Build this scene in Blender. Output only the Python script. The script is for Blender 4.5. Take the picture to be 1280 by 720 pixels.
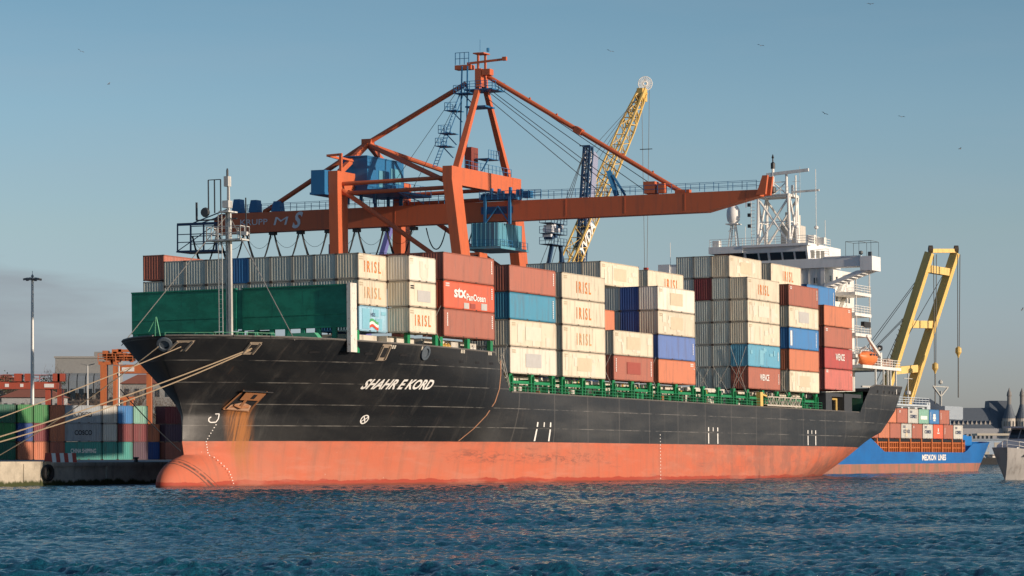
import bpy, bmesh, math, random
import numpy as np
from mathutils import Matrix, Vector, noise as mnoise
R = math.radians
random.seed(7)
scene = bpy.context.scene
COL = scene.collection
for o in list(bpy.data.objects):
    bpy.data.objects.remove(o)

# ---------------------------------------------------------------- camera
CAM_Z = 3.15
cam = bpy.data.cameras.new('camera')
cam.sensor_width = 36.0
cam.lens = 36.0 * 3720 / 1280
cam.shift_y = 207 / 1280
cam.clip_start = 1.0
cam.clip_end = 20000.0
camo = bpy.data.objects.new('camera', cam)
COL.objects.link(camo)
camo.location = (0, 0, CAM_Z)
camo.rotation_euler = (R(90), 0, 0)
scene.camera = camo

# ---------------------------------------------------------------- light
SUN_EL = R(11.0)
SUN_H = Vector((0.872, -0.490)).normalized()      # horizontal direction towards the sun
sun_dir = Vector((SUN_H.x * math.cos(SUN_EL), SUN_H.y * math.cos(SUN_EL), math.sin(SUN_EL)))
world = bpy.data.worlds.new('World')
scene.world = world
world.use_nodes = True
wt = world.node_tree
wt.nodes.clear()
def wn(t, **k):
    n = wt.nodes.new(t)
    for a, b in k.items():
        setattr(n, a, b)
    return n
def wmath(op, a, b=None, clamp=False):
    n = wn('ShaderNodeMath', operation=op, use_clamp=clamp)
    for i, x in enumerate((a, b)):
        if x is None: continue
        if isinstance(x, (int, float)): n.inputs[i].default_value = x
        else: wt.links.new(x, n.inputs[i])
    return n.outputs[0]
sky = wn('ShaderNodeTexSky', sky_type='NISHITA')
sky.sun_disc = False
sky.sun_elevation = SUN_EL
sky.sun_rotation = math.atan2(SUN_H.x, SUN_H.y)
sky.air_density = 1.0
sky.dust_density = 0.6
sky.ozone_density = 2.5
wtc = wn('ShaderNodeTexCoord')
sep = wn('ShaderNodeSeparateXYZ')
wt.links.new(wtc.outputs['Generated'], sep.inputs[0])
wmap = wn('ShaderNodeMapping')
wmap.inputs['Scale'].default_value = (9, 9, 60)
wt.links.new(wtc.outputs['Generated'], wmap.inputs['Vector'])
wnoi = wn('ShaderNodeTexNoise')
wnoi.inputs['Scale'].default_value = 1.0
wnoi.inputs['Detail'].default_value = 5
wnoi.inputs['Roughness'].default_value = 0.55
wt.links.new(wmap.outputs[0], wnoi.inputs['Vector'])
nz = wmath('SUBTRACT', wnoi.outputs['Fac'], 0.5)
# low bank of cloud above the western shore: higher on the left, thin on the right
azl = wmath('SUBTRACT', 0.0, sep.outputs['X'])
top = wmath('ADD', 0.026, wmath('MULTIPLY', azl, 0.23))
top = wmath('ADD', top, wmath('MULTIPLY', nz, 0.020))
bank = wmath('DIVIDE', wmath('SUBTRACT', top, sep.outputs['Z']), 0.006, True)
thin = wmath('ADD', 0.66, wmath('MULTIPLY', nz, 2.4), True)
bank = wmath('MULTIPLY', bank, thin, True)
bank = wmath('MULTIPLY', bank, 0.8)
grade = wn('ShaderNodeMixRGB', blend_type='MULTIPLY')
grade.inputs[0].default_value = 1.0
gr = wn('ShaderNodeValToRGB')            # sky colour graded by height: the lowest degrees are tinted paler
el = gr.color_ramp.elements
el[0].position = 0.0; el[0].color = (0.545, 0.575, 0.90, 1)
el[1].position = 0.62; el[1].color = (0.42, 0.49, 0.53, 1)
for ps, c_ in ((0.035, (0.545, 0.575, 0.86, 1)), (0.075, (0.58, 0.59, 0.69, 1)), (0.115, (0.545, 0.59, 0.66, 1)), (0.150, (0.47, 0.54, 0.59, 1))):
    e_ = el.new(ps); e_.color = c_
wt.links.new(sep.outputs['Z'], gr.inputs[0])
g2 = wn('ShaderNodeMixRGB', blend_type='MULTIPLY')
g2.inputs[0].default_value = 1.0
g2.inputs[2].default_value = (2, 2, 2, 1)
wt.links.new(gr.outputs[0], g2.inputs[1])
wt.links.new(g2.outputs[0], grade.inputs[2])
wt.links.new(sky.outputs[0], grade.inputs[1])
cl = wn('ShaderNodeMixRGB')
cl.inputs[2].default_value = (2.75, 2.95, 3.30, 1)
wt.links.new(bank, cl.inputs[0])
wt.links.new(grade.outputs[0], cl.inputs[1])
bg = wn('ShaderNodeBackground')
bg.inputs['Strength'].default_value = 0.10
cm = wn('ShaderNodeMapping')
cm.inputs['Scale'].default_value = (3, 3, 22)
wt.links.new(wtc.outputs['Generated'], cm.inputs['Vector'])
cn = wn('ShaderNodeTexNoise')                # very thin high veil, uneven
cn.inputs['Scale'].default_value = 1.3; cn.inputs['Detail'].default_value = 6; cn.inputs['Roughness'].default_value = 0.6
wt.links.new(cm.outputs[0], cn.inputs['Vector'])
veil = wn('ShaderNodeMixRGB')
veil.inputs[2].default_value = (4.0, 4.4, 4.9, 1)
wt.links.new(wmath('MULTIPLY', wmath('SUBTRACT', cn.outputs['Fac'], 0.45, True), 0.45, True), veil.inputs[0])
wt.links.new(cl.outputs[0], veil.inputs[1])
wt.links.new(veil.outputs[0], bg.inputs['Color'])
wo = wn('ShaderNodeOutputWorld')
wt.links.new(bg.outputs[0], wo.inputs['Surface'])
sl = bpy.data.lights.new('sun', 'SUN')
sl.energy = 4.9
sl.angle = R(0.5)
sl.color = (1.0, 0.82, 0.65)
so = bpy.data.objects.new('sun', sl)
COL.objects.link(so)
so.rotation_euler = sun_dir.to_track_quat('Z', 'Y').to_euler()
scene.view_settings.view_transform = 'Standard'
scene.view_settings.look = 'None'
scene.view_settings.exposure = 0.0
scene.view_settings.gamma = 1.0
scene.view_settings.use_curve_mapping = False

# ---------------------------------------------------------------- frames
# quay frame: x = u (along the ship, bow to stern), y = -v (v grows towards the open water), z up
TH = R(24.8)
SX, SY = math.sin(TH), math.cos(TH)
ORG = (-29.211, 290.020)
MQ = Matrix(((SX, -SY, 0, ORG[0]), (SY, SX, 0, ORG[1]), (0, 0, 1, 0), (0, 0, 0, 1)))
HEEL, TRIM = 0.013, 0.0027        # the moored ship leans a little to the quay and sits down by the stern
def _ship_matrix():
    p = Matrix.Translation((37, -15, 0))
    return MQ @ p @ Matrix.Rotation(HEEL, 4, 'X').inverted() @ Matrix.Rotation(TRIM, 4, 'Y') @ p.inverted()
MS = _ship_matrix()
WORLD = Matrix.Identity(4)
def S(u, v, z): return Vector((u, -v, z))

# ---------------------------------------------------------------- mesh helper
class MB:
    def __init__(s): s.v = []; s.f = []; s.m = []
    def add(s, vs, fs, mat=0):
        b = len(s.v)
        s.v += [tuple(x) for x in vs]
        s.f += [tuple(i + b for i in f) for f in fs]
        s.m += [mat] * len(fs)
        return s
    def box(s, a, b, mat=0):
        x0, x1 = sorted((a[0], b[0])); y0, y1 = sorted((a[1], b[1])); z0, z1 = sorted((a[2], b[2]))
        return s.add([(x0,y0,z0),(x1,y0,z0),(x1,y1,z0),(x0,y1,z0),(x0,y0,z1),(x1,y0,z1),(x1,y1,z1),(x0,y1,z1)],
                     [(0,3,2,1),(4,5,6,7),(0,1,5,4),(1,2,6,5),(2,3,7,6),(3,0,4,7)], mat)
    def beam(s, p, q, w, h=None, mat=0, up=(0,0,1), w2=None, h2=None):
        p, q = Vector(p), Vector(q); h = w if h is None else h
        w2 = w if w2 is None else w2; h2 = h if h2 is None else h2
        d = (q - p).normalized(); up = Vector(up)
        if abs(d.dot(up)) > 0.98: up = Vector((1,0,0))
        a = d.cross(up).normalized(); c = a.cross(d)
        vs = [p + a*(w/2*i) + c*(h/2*j) for i, j in ((-1,-1),(1,-1),(1,1),(-1,1))]
        vs += [q + a*(w2/2*i) + c*(h2/2*j) for i, j in ((-1,-1),(1,-1),(1,1),(-1,1))]
        return s.add(vs, [(3,2,1,0),(4,5,6,7),(0,1,5,4),(1,2,6,5),(2,3,7,6),(3,0,4,7)], mat)
    def tube(s, p, q, r, n=8, mat=0, r2=None):
        return s.pipe([p, q], [r, r if r2 is None else r2], n, mat)
    def pipe(s, pts, r, n=6, mat=0):
        pts = [Vector(p) for p in pts]
        rs = r if isinstance(r, (list, tuple)) else [r]*len(pts)
        vs = []
        for i, p in enumerate(pts):
            d = (pts[min(i+1, len(pts)-1)] - pts[max(i-1, 0)]).normalized()
            up = Vector((0,0,1)) if abs(d.z) < 0.95 else Vector((1,0,0))
            a = d.cross(up).normalized(); c = a.cross(d)
            vs += [p + (a*math.cos(2*math.pi*k/n) + c*math.sin(2*math.pi*k/n))*rs[i] for k in range(n)]
        fs = []
        for i in range(len(pts)-1):
            for k in range(n):
                k2 = (k+1) % n
                fs.append((i*n+k, i*n+k2, (i+1)*n+k2, (i+1)*n+k))
        fs.append(tuple(range(n-1, -1, -1))); fs.append(tuple(range((len(pts)-1)*n, len(pts)*n)))
        return s.add(vs, fs, mat)
    def lathe(s, prof, c=(0,0,0), n=16, mat=0, axis='Z'):
        vs = []
        for r, z in prof:
            for k in range(n):
                a = 2*math.pi*k/n
                p = (r*math.cos(a), r*math.sin(a), z)
                if axis == 'X': p = (z, p[0], p[1])
                if axis == 'Y': p = (p[0], z, p[1])
                vs.append((c[0]+p[0], c[1]+p[1], c[2]+p[2]))
        fs = []
        for i in range(len(prof)-1):
            for k in range(n):
                k2 = (k+1) % n
                fs.append((i*n+k, i*n+k2, (i+1)*n+k2, (i+1)*n+k))
        fs.append(tuple(range(n-1, -1, -1))); fs.append(tuple(range((len(prof)-1)*n, len(prof)*n)))
        return s.add(vs, fs, mat)
    def prism(s, poly, d0, d1, f, mat=0):
        # polygon in 2D, f(a, b, d) -> 3D, extruded from d0 to d1
        n = len(poly)
        vs = [f(a, b, d0) for a, b in poly] + [f(a, b, d1) for a, b in poly]
        fs = [tuple(range(n)), tuple(range(2*n-1, n-1, -1))]
        fs += [(i, (i+1) % n, (i+1) % n + n, i + n) for i in range(n)]
        return s.add(vs, fs, mat)
    def rail(s, pts, h=1.05, step=2.0, r=0.03, bars=3, mat=0):
        pts = [Vector(p) for p in pts]
        for p, q in zip(pts, pts[1:]):
            L = (q-p).length; k = max(1, round(L/step))
            for i in range(k+1):
                a = p.lerp(q, i/k); s.beam(a, a + Vector((0,0,h)), r*2, mat=mat)
            for j in range(bars):
                z = Vector((0,0,h*(j+1)/bars)); s.beam(p+z, q+z, r*1.6, mat=mat)
        return s
    def lattice(s, p, q, w0, w1, n, rc, rd, side=(1,0,0), mat=0, matd=None):
        # four chords with zig-zag bracing
        p, q = Vector(p), Vector(q); d = (q-p).normalized()
        a = d.cross(Vector(side)).normalized(); c = a.cross(d).normalized()
        matd = mat if matd is None else matd
        def pt(t, k):
            i, j = ((-1,-1),(1,-1),(1,1),(-1,1))[k % 4]
            w = w0 + (w1-w0)*t
            return p.lerp(q, t) + a*(i*w/2) + c*(j*w/2)
        for k in range(4): s.beam(pt(0,k), pt(1,k), rc*2, mat=mat)
        for i in range(n):
            t0, t1 = i/n, (i+1)/n
            for k in range(4):
                if i % 2: s.beam(pt(t0,k), pt(t1,k+1), rd*2, mat=matd)
                else: s.beam(pt(t0,k+1), pt(t1,k), rd*2, mat=matd)
                if i: s.beam(pt(t0,k), pt(t0,k+1), rd*2, mat=matd)
        return s
    def mesh(s, name, mats, smooth=False, recalc=True):
        me = bpy.data.meshes.new(name)
        me.from_pydata(s.v, [], s.f)
        for m in (mats if isinstance(mats, (list, tuple)) else [mats]): me.materials.append(m)
        me.polygons.foreach_set('material_index', s.m)
        if recalc:
            b = bmesh.new(); b.from_mesh(me)
            bmesh.ops.recalc_face_normals(b, faces=b.faces)
            b.to_mesh(me); b.free()
        if smooth:
            me.polygons.foreach_set('use_smooth', [True]*len(me.polygons))
            try: me.set_sharp_from_angle(angle=R(40))
            except Exception: pass
        me.update()
        return me
    def build(s, name, mats, parent=None, matrix=None, smooth=False, recalc=True):
        return link(name, s.mesh(name, mats, smooth, recalc), parent, matrix)
def link(name, data, parent=None, matrix=None):
    o = bpy.data.objects.new(name, data)
    COL.objects.link(o)
    if parent is not None: o.parent = parent
    if matrix is not None: o.matrix_world = matrix
    return o
def tag(o, label=None, cat=None, group=None, kind=None):
    if label: o['label'] = label
    if cat: o['category'] = cat
    if group: o['group'] = group
    if kind: o['kind'] = kind
    return o
def thing(name, label, cat, matrix=WORLD, loc=(0,0,0), group=None):
    o = link(name, None)
    o.matrix_world = matrix @ Matrix.Translation(loc)
    return tag(o, label, cat, group)
def copy_tree(o, parent=None):
    c = o.copy(); COL.objects.link(c)
    if parent is not None: c.parent = parent
    for ch in list(o.children): copy_tree(ch, c)
    return c

# text: returns 2D verts and faces, centred on x, base line at y = 0, cap height = 1
_T = {}
def text2d(s, bold=0.0, shear=0.0):
    key = (s, bold, shear)
    if key not in _T:
        cu = bpy.data.curves.new('t', 'FONT'); cu.body = s; cu.size = 1.0
        cu.offset = bold; cu.shear = shear; cu.resolution_u = 3; cu.fill_mode = 'FRONT'
        o = bpy.data.objects.new('t', cu); COL.objects.link(o)
        dg = bpy.context.evaluated_depsgraph_get()
        me = bpy.data.meshes.new_from_object(o.evaluated_get(dg))
        vs = [(v.co.x, v.co.y) for v in me.vertices]
        fs = [tuple(p.vertices) for p in me.polygons]
        bpy.data.objects.remove(o); bpy.data.curves.remove(cu); bpy.data.meshes.remove(me)
        x0 = min(v[0] for v in vs); x1 = max(v[0] for v in vs); y0 = min(v[1] for v in vs); y1 = max(v[1] for v in vs)
        _T[key] = ([((v[0]-(x0+x1)/2)/(x1-x0), (v[1]-y0)/(y1-y0)) for v in vs], fs)
    return _T[key]
def lettering(mb, s, f, w, h, bold=0.0, shear=0.0, mat=0):
    # w x h metres, f(x, y) -> 3D with x centred and y from the base line
    vs, fs = text2d(s, bold, shear)
    mb.add([f(x*w, y*h) for x, y in vs], fs, mat)
    return mb
for _s in (('I R I S L', .004), ('stx', .03), ('PanOcean', .01), ('SHAHR E KORD', .03, .25), ('COSCO', .02), ('CHINA SHIPPING', .02), ('CONEX', .015),
           ('WENCE', .02), ('MEDKON  LINES', .03), ('KRUPP', .0), ('MS', .03), ('HDS', .02)):
    text2d(*_s)

# ---------------------------------------------------------------- materials
_M = {}
class NT:
    def __init__(s, name):
        s.mat = bpy.data.materials.new(name); s.mat.use_nodes = True
        s.t = s.mat.node_tree
        s.b = s.t.nodes['Principled BSDF']
        s.tc = s.n('ShaderNodeTexCoord'); s.oi = s.n('ShaderNodeObjectInfo')
    def n(s, t, **k):
        n = s.t.nodes.new(t)
        for a, b in k.items(): setattr(n, a, b)
        return n
    def l(s, a, b): s.t.links.new(a, b)
    def put(s, inp, x):
        if isinstance(x, (int, float)): inp.default_value = x
        elif isinstance(x, (tuple, list)): inp.default_value = (*x[:3], 1) if len(inp.default_value) == 4 else x
        else: s.l(x, inp)
    def math(s, op, a, b=0.0, c=None, clamp=False):
        n = s.n('ShaderNodeMath', operation=op, use_clamp=clamp)
        s.put(n.inputs[0], a); s.put(n.inputs[1], b)
        if c is not None: s.put(n.inputs[2], c)
        return n.outputs[0]
    def step(s, x, a, b):
        n = s.n('ShaderNodeMapRange', interpolation_type='SMOOTHSTEP')
        s.put(n.inputs['Value'], x); s.put(n.inputs['From Min'], a); s.put(n.inputs['From Max'], b)
        return n.outputs[0]
    def mix(s, f, a, b, blend='MIX'):
        n = s.n('ShaderNodeMixRGB', blend_type=blend)
        s.put(n.inputs[0], f); s.put(n.inputs[1], a); s.put(n.inputs[2], b)
        return n.outputs[0]
    def vec(s, scale, rnd=True, coord='Object'):
        m = s.n('ShaderNodeMapping')
        m.inputs['Scale'].default_value = scale
        s.l(s.tc.outputs[coord], m.inputs['Vector'])
        if rnd:
            c = s.n('ShaderNodeCombineXYZ')
            for i, k in enumerate((37.0, 91.0, 53.0)): s.l(s.math('MULTIPLY', s.oi.outputs['Random'], k), c.inputs[i])
            s.l(c.outputs[0], m.inputs['Location'])
        return m.outputs[0]
    def noise(s, scale, detail=4, rough=0.55, rnd=True, dist=0.0):
        n = s.n('ShaderNodeTexNoise')
        n.inputs['Scale'].default_value = 1.0; n.inputs['Detail'].default_value = detail
        n.inputs['Roughness'].default_value = rough; n.inputs['Distortion'].default_value = dist
        s.l(s.vec(scale, rnd), n.inputs['Vector'])
        return n.outputs['Fac']
    def bump(s, h, strength, dist=0.02):
        n = s.n('ShaderNodeBump'); n.inputs['Strength'].default_value = strength; n.inputs['Distance'].default_value = dist
        s.l(h, n.inputs['Height']); s.l(n.outputs[0], s.b.inputs['Normal'])
    def done(s, col, rough=0.5, metal=0.0, spec=0.4):
        s.put(s.b.inputs['Base Color'], col); s.put(s.b.inputs['Roughness'], rough)
        s.put(s.b.inputs['Metallic'], metal); s.b.inputs['Specular IOR Level'].default_value = spec
        return s.mat
RUST = (0.20, 0.075, 0.03)
def paint(name, c, rust=0.15, dirt=0.3, rough=0.5, vary=0.12, dcol=(0.10, 0.085, 0.07)):
    if name in _M: return _M[name]
    t = NT(name)
    st = t.noise((1.6, 1.6, 0.22), 5, 0.6)                     # streaks that run down the plating
    bl = t.noise((0.55, 0.55, 0.7), 4, 0.6)
    col = t.mix(t.math('MULTIPLY', t.step(st, 0.46, 0.75), dirt), c, dcol)
    hv = t.n('ShaderNodeHueSaturation')
    hv.inputs['Saturation'].default_value = 1.0
    t.l(t.math('ADD', 1.0 - vary/2, t.math('MULTIPLY', t.math('ADD', t.oi.outputs['Random'], t.math('SUBTRACT', bl, 0.5)), vary)), hv.inputs['Value'])
    t.l(col, hv.inputs['Color'])
    rs = t.step(t.noise((2.6, 2.6, 1.5), 7, 0.72), 0.70 - 0.16*rust, 0.78 - 0.10*rust)
    col = t.mix(t.math('MULTIPLY', rs, min(1, rust*3.5)), hv.outputs[0], RUST)
    _M[name] = t.done(col, t.math('ADD', rough-.06, t.math('MULTIPLY', bl, .18)))
    return _M[name]
def plain(name, c, rough=0.5, metal=0.0, vary=0.25):
    if name in _M: return _M[name]
    t = NT(name)
    k = t.math('ADD', 1-vary/2, t.math('MULTIPLY', t.noise((1.3, 1.3, 1.3), 5, 0.6), vary))
    _M[name] = t.done(t.mix(1.0, c, k, 'MULTIPLY'), rough, metal)
    return _M[name]
def glass(name, c=(0.02, 0.03, 0.04)):
    if name in _M: return _M[name]
    t = NT(name); _M[name] = t.done(c, 0.08, 0.0, 0.8); return _M[name]
# ---------------------------------------------------------------- water
def make_water():
    rng = np.random.default_rng(3)
    g = 0.24 * (3.5/0.24) ** (np.arange(1, 71)/70)          # fine where it is looked across, coarser outwards
    a = np.concatenate([-g[::-1], np.linspace(-0.24, 0.24, 640), g])
    y = np.concatenate([4 * (50/4) ** (np.arange(40)/40), 50 * (470/50) ** (np.arange(1300)/1300), 470 * (9000/470) ** (np.arange(0, 71)/70)])
    na, ny = len(a), len(y)
    Y, A = np.meshgrid(y, a, indexing='ij')
    X = A * Y
    Z = np.zeros_like(X)
    for lam0, lam1, amp, n in ((6.0, 14.0, 0.012, 8), (2.0, 5.0, 0.021, 22), (0.7, 2.0, 0.020, 40), (0.28, 0.7, 0.010, 40)):
        for i in range(n):
            lam = math.exp(rng.uniform(math.log(lam0), math.log(lam1)))
            th = R(-78) + rng.normal(0, 0.5 if lam > 1.2 else 0.8)
            k = 2*math.pi/lam
            ph = k*(X*math.cos(th) + Y*math.sin(th)) + rng.uniform(0, 6.28)
            w = np.sin(ph + 0.35*np.sin(ph*0.31 + X*0.13 + rng.uniform(0, 6)))
            fade = np.clip(1.9 - (Y*0.0016)/(lam*0.30), 0.55, 1)     # drop what the mesh is too coarse for
            Z += amp/math.sqrt(n)*2.0 * fade * (1 - 2*np.abs(w)**1.0*0.0 + w + 0.12*np.cos(2*ph))
    gust = np.zeros_like(X)
    for i in range(9):
        lam = rng.uniform(22, 80); th = R(90) + rng.normal(0, .45); k = 2*math.pi/lam
        gust += 0.75*np.sin(k*(1.4*X*math.cos(th) + Y*math.sin(th)) + rng.uniform(0, 6.28))
    Z = (Z - Z.mean()) * np.clip(1 + 0.17*gust, 0.5, 1.6) * 1.2
    vs = np.stack([X, Y, Z], -1).reshape(-1, 3)
    idx = np.arange(na*ny).reshape(ny, na)
    q = np.stack([idx[:-1,:-1], idx[:-1,1:], idx[1:,1:], idx[1:,:-1]], -1).reshape(-1, 4)
    me = bpy.data.meshes.new('water')
    me.vertices.add(len(vs)); me.vertices.foreach_set('co', vs.ravel())
    me.loops.add(len(q)*4); me.loops.foreach_set('vertex_index', q.ravel().astype(np.int32))
    me.polygons.add(len(q)); me.polygons.foreach_set('loop_start', np.arange(0, len(q)*4, 4, dtype=np.int32))
    me.polygons.foreach_set('use_smooth', np.ones(len(q), dtype=bool))
    me.update(); me.validate()
    t = NT('sea_water')
    b1 = t.noise((0.9, 1.9, 1.0), 7, 0.68, False)
    b2 = t.noise((5.0, 7.0, 4.0), 3, 0.6, False)
    t.bump(t.math('ADD', b1, t.math('MULTIPLY', b2, 0.25)), 1.0, 0.42)
    col = t.mix(t.step(t.noise((0.05, 0.02, 1), 3, 0.5, False), 0.35, 0.7), (0.005, 0.078, 0.128), (0.008, 0.096, 0.145))
    m = t.done(col, 0.05, 0.0, 0.5)
    t.b.inputs['IOR'].default_value = 1.33
    me.materials.append(m)
    tag(link('water', me), kind='structure')
make_water()

# ---------------------------------------------------------------- ship hull
def interp(tab, x):
    if x <= tab[0][0]: return tab[0][1]
    for (a, b), (c, d) in zip(tab, tab[1:]):
        if x <= c: return b + (d-b)*(x-a)/(c-a)
    return tab[-1][1]
BEAM = 15.0
def u_stem0(z): return interp(((-3, -4.8), (2, -5.0), (4.4, -5.6), (7, -5.4), (8.3, -6.0), (10, -7.3), (12, -8.7), (14.6, -9.8)), z)
def bulb_k(z):
    q = (z-.15)/(3.1 if z > .15 else 2.6)
    return math.sqrt(max(0.0, 1-q*q))
def u_stem(z): return min(u_stem0(z), -3.0-6.6*bulb_k(z))
def u_end(z): return interp(((-2, 172), (0, 178), (1.8, 181), (4.4, 181), (6.8, 180.5), (10, 179), (14.6, 181.0)), z)
def half_breadth(u, z):
    zz = min(max(z, -2), 14.6)
    # forebody
    us = u_stem0(zz)
    L = interp(((0, 64), (4.4, 60), (8, 50), (14.6, 40)), zz)
    nn = interp(((0, 1.75), (4.4, 1.8), (8, 2.0), (14.6, 2.7)), zz)
    m = interp(((0, 1.05), (4.4, 1.06), (7, 1.12), (8, 1.15), (10, 1.24), (12, 1.38), (14.6, 1.66)), zz)
    t = min(max((u-us)/L, 0), 1)
    bf = BEAM * (1-(1-t)**nn)**(1/m)
    # aft body
    ue = u_end(zz)
    ua = interp(((-2, 98), (0, 112), (1.8, 124), (4.4, 136), (6.8, 145), (10, 152), (14.6, 158)), zz)
    p = interp(((-2, 1.9), (1.8, 2.2), (4.4, 2.5), (6.8, 2.4), (10, 2.0), (14.6, 2.0)), zz)
    be = interp(((-2, 0.0), (0, 0.0), (1.8, 1.0), (4.4, 5.0), (6.8, 10.3), (10, 13.0), (14.6, 13.9)), zz)
    t = min(max((u-ua)/(ue-ua), 0), 1)
    ba = BEAM - (BEAM-be)*t**p
    k = bulb_k(z)
    if k > 0 and u < 14:      # the bulb swells out of the forefoot
        if u < -3: q = 1-((u+3)/6.6)**2 - (1-k*k); bb = 2.15*math.sqrt(q) if q > 0 else 0
        else: bb = 2.15*k*(1-max(0, u)/14*.6)
        bf = (bf**2.6 + bb**2.6)**(1/2.6)
    return max(min(bf, ba), 0.02)
def z_top(u):
    return interp(((-10, 14.35), (0, 14.25), (12, 14.05), (33.2, 13.8), (36.9, 9.72), (95, 9.5), (157.5, 9.35), (161.5, 13.0), (164, 13.45), (181, 13.55)), u)
def hull_p(u0, z, side=1):
    zz = min(max(z, -2), 14.6)
    u = u0
    if u0 < 40: u = 40 - (40-u0)*(40-u_stem(zz))/(40-u_stem(14.6))
    elif u0 > 110: u = 110 + (u0-110)*(u_end(zz)-110)/(u_end(14.6)-110)
    return u, half_breadth(u, zz)
def make_hull(root):
    st = [-9.8, -9.78, -9.74, -9.68, -9.6, -9.48, -9.3, -9.1, -8.9, -8.65, -8.4, -8.1, -7.8, -7.4, -7, -6.5, -6, -5, -4, -3, -2, -1]
    st += list(np.arange(0, 32.5, 1.5)) + [33.2, 34, 35, 36, 36.9, 38] + list(np.arange(41, 110, 4)) + list(np.arange(110, 157, 3)) + [157.5, 158.8, 160, 161.5, 164, 166, 168, 170, 172, 174, 175.5, 177, 178, 179, 180, 181]
    NZ = 72
    mb = MB(); G = {}
    for sd in (1, -1):
        for i, u0 in enumerate(st):
            zt = z_top(u0)
            for j in range(NZ+1):
                z = -1.8 + (zt+1.8)*j/NZ
                u, b = hull_p(u0, z)
                G[sd, i, j] = len(mb.v); mb.v.append((u, -sd*b, z))
    n = len(st)
    for sd in (1, -1):
        for i in range(n-1):
            for j in range(NZ):
                mb.f.append((G[sd,i,j], G[sd,i+1,j], G[sd,i+1,j+1], G[sd,i,j+1])); mb.m.append(0)
    for j in range(NZ):   # transom, stem seam
        mb.f.append((G[1,n-1,j], G[-1,n-1,j], G[-1,n-1,j+1], G[1,n-1,j+1])); mb.m.append(0)
        mb.f.append((G[1,0,j], G[-1,0,j], G[-1,0,j+1], G[1,0,j+1])); mb.m.append(0)
    t = NT('hull_paint')
    sp = t.n('ShaderNodeSeparateXYZ'); t.l(t.tc.outputs['Object'], sp.inputs[0])
    x, z = sp.outputs['X'], sp.outputs['Z']
    wear = t.noise((0.05, 0.3, 0.30), 6, 0.6, False)
    st1 = t.noise((0.55, 0.2, 0.035), 5, 0.65, False)
    st2 = t.noise((1.9, 0.2, 0.06), 4, 0.6, False)
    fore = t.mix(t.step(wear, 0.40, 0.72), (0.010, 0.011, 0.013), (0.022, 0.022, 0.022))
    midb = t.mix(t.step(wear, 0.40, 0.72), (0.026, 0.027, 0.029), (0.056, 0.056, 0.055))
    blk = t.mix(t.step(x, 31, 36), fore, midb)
    blk = t.mix(t.math('MULTIPLY', t.step(st1, 0.54, 0.76), 0.34), blk, (0.10, 0.095, 0.085))
    blk = t.mix(t.math('MULTIPLY', t.step(st2, 0.60, 0.78), 0.20), blk, (0.17, 0.14, 0.12))
    # welded plate seams, horizontal and vertical
    def seam(c, per, off, wid):
        fr = t.math('FRACT', t.math('DIVIDE', t.math('ADD', c, off), per))
        return t.math('SUBTRACT', 1.0, t.step(t.math('ABSOLUTE', t.math('SUBTRACT', fr, 0.5)), wid*0.4, wid))
    sm = t.math('MULTIPLY', seam(z, 2.05, 1.25, 0.026), t.step(t.noise((0.25, 0.2, 0.1), 4, 0.7, False), 0.38, 0.66))
    blk = t.mix(t.math('MULTIPLY', sm, 0.8), blk, (0.22, 0.21, 0.19))
    sv = t.math('MULTIPLY', seam(x, 9.2, 2.0, 0.016), t.step(x, 34, 40))
    blk = t.mix(t.math('MULTIPLY', sv, 0.45), blk, (0.13, 0.12, 0.11))
    # scratches
    sc = t.n('ShaderNodeTexNoise'); sc.inputs['Scale'].default_value = 1; sc.inputs['Detail'].default_value = 6; sc.inputs['Roughness'].default_value = .75
    mp = t.n('ShaderNodeMapping'); mp.inputs['Rotation'].default_value = (0, R(28), 0); mp.inputs['Scale'].default_value = (2.6, .2, .22)
    t.l(t.tc.outputs['Object'], mp.inputs['Vector']); t.l(mp.outputs[0], sc.inputs['Vector'])
    blk = t.mix(t.math('MULTIPLY', t.step(sc.outputs['Fac'], 0.62, 0.76), 0.35), blk, (0.22, 0.21, 0.19))
    red = t.mix(t.step(t.noise((0.10, 0.3, 0.22), 6, 0.62, False), 0.36, 0.70), (0.52, 0.125, 0.062), (0.46, 0.150, 0.088))
    red = t.mix(t.math('MULTIPLY', t.step(t.noise((0.12, .2, .8), 6, .7, False), 0.58, 0.74), t.math('MULTIPLY', t.step(x, 10, 45), 0.8)), red, (0.13, 0.075, 0.065))
    red = t.mix(t.math('MULTIPLY', t.step(t.noise((.9, .2, .05), 5, .65, False), 0.46, 0.74), 0.55), red, (0.27, 0.12, 0.08))
    red = t.mix(t.math('MULTIPLY', t.step(t.noise((3, .2, 2.2), 4, .7, False), 0.70, 0.76), 0.7), red, (0.62, 0.50, 0.42))
    # wet growth line
    wl = t.math('ADD', 0.55, t.math('MULTIPLY', t.math('SUBTRACT', t.noise((0.22, .2, .1), 6, .65, False), 0.5), 1.1))
    wet = t.math('SUBTRACT', 1.0, t.step(t.math('SUBTRACT', z, wl), -0.06, 0.03))
    red = t.mix(t.math('MULTIPLY', wet, 0.9), red, (0.34, 0.04, 0.02))
    bt = t.math('ADD', 4.42, t.math('MULTIPLY', t.math('SUBTRACT', t.noise((0.4, .2, .1), 4, .6, False), .5), .06))
    tide = t.math('SUBTRACT', 1.0, t.step(t.math('SUBTRACT', z, t.math('MULTIPLY', wl, .35)), -.12, .10))
    red = t.mix(t.math('MULTIPLY', tide, .6), red, (.07, .035, .02))
    red = t.mix(t.math('MULTIPLY', t.step(t.noise((.07, .2, .5), 6, .7, False), .50, .66), .45), red, (.50, .20, .135))
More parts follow.
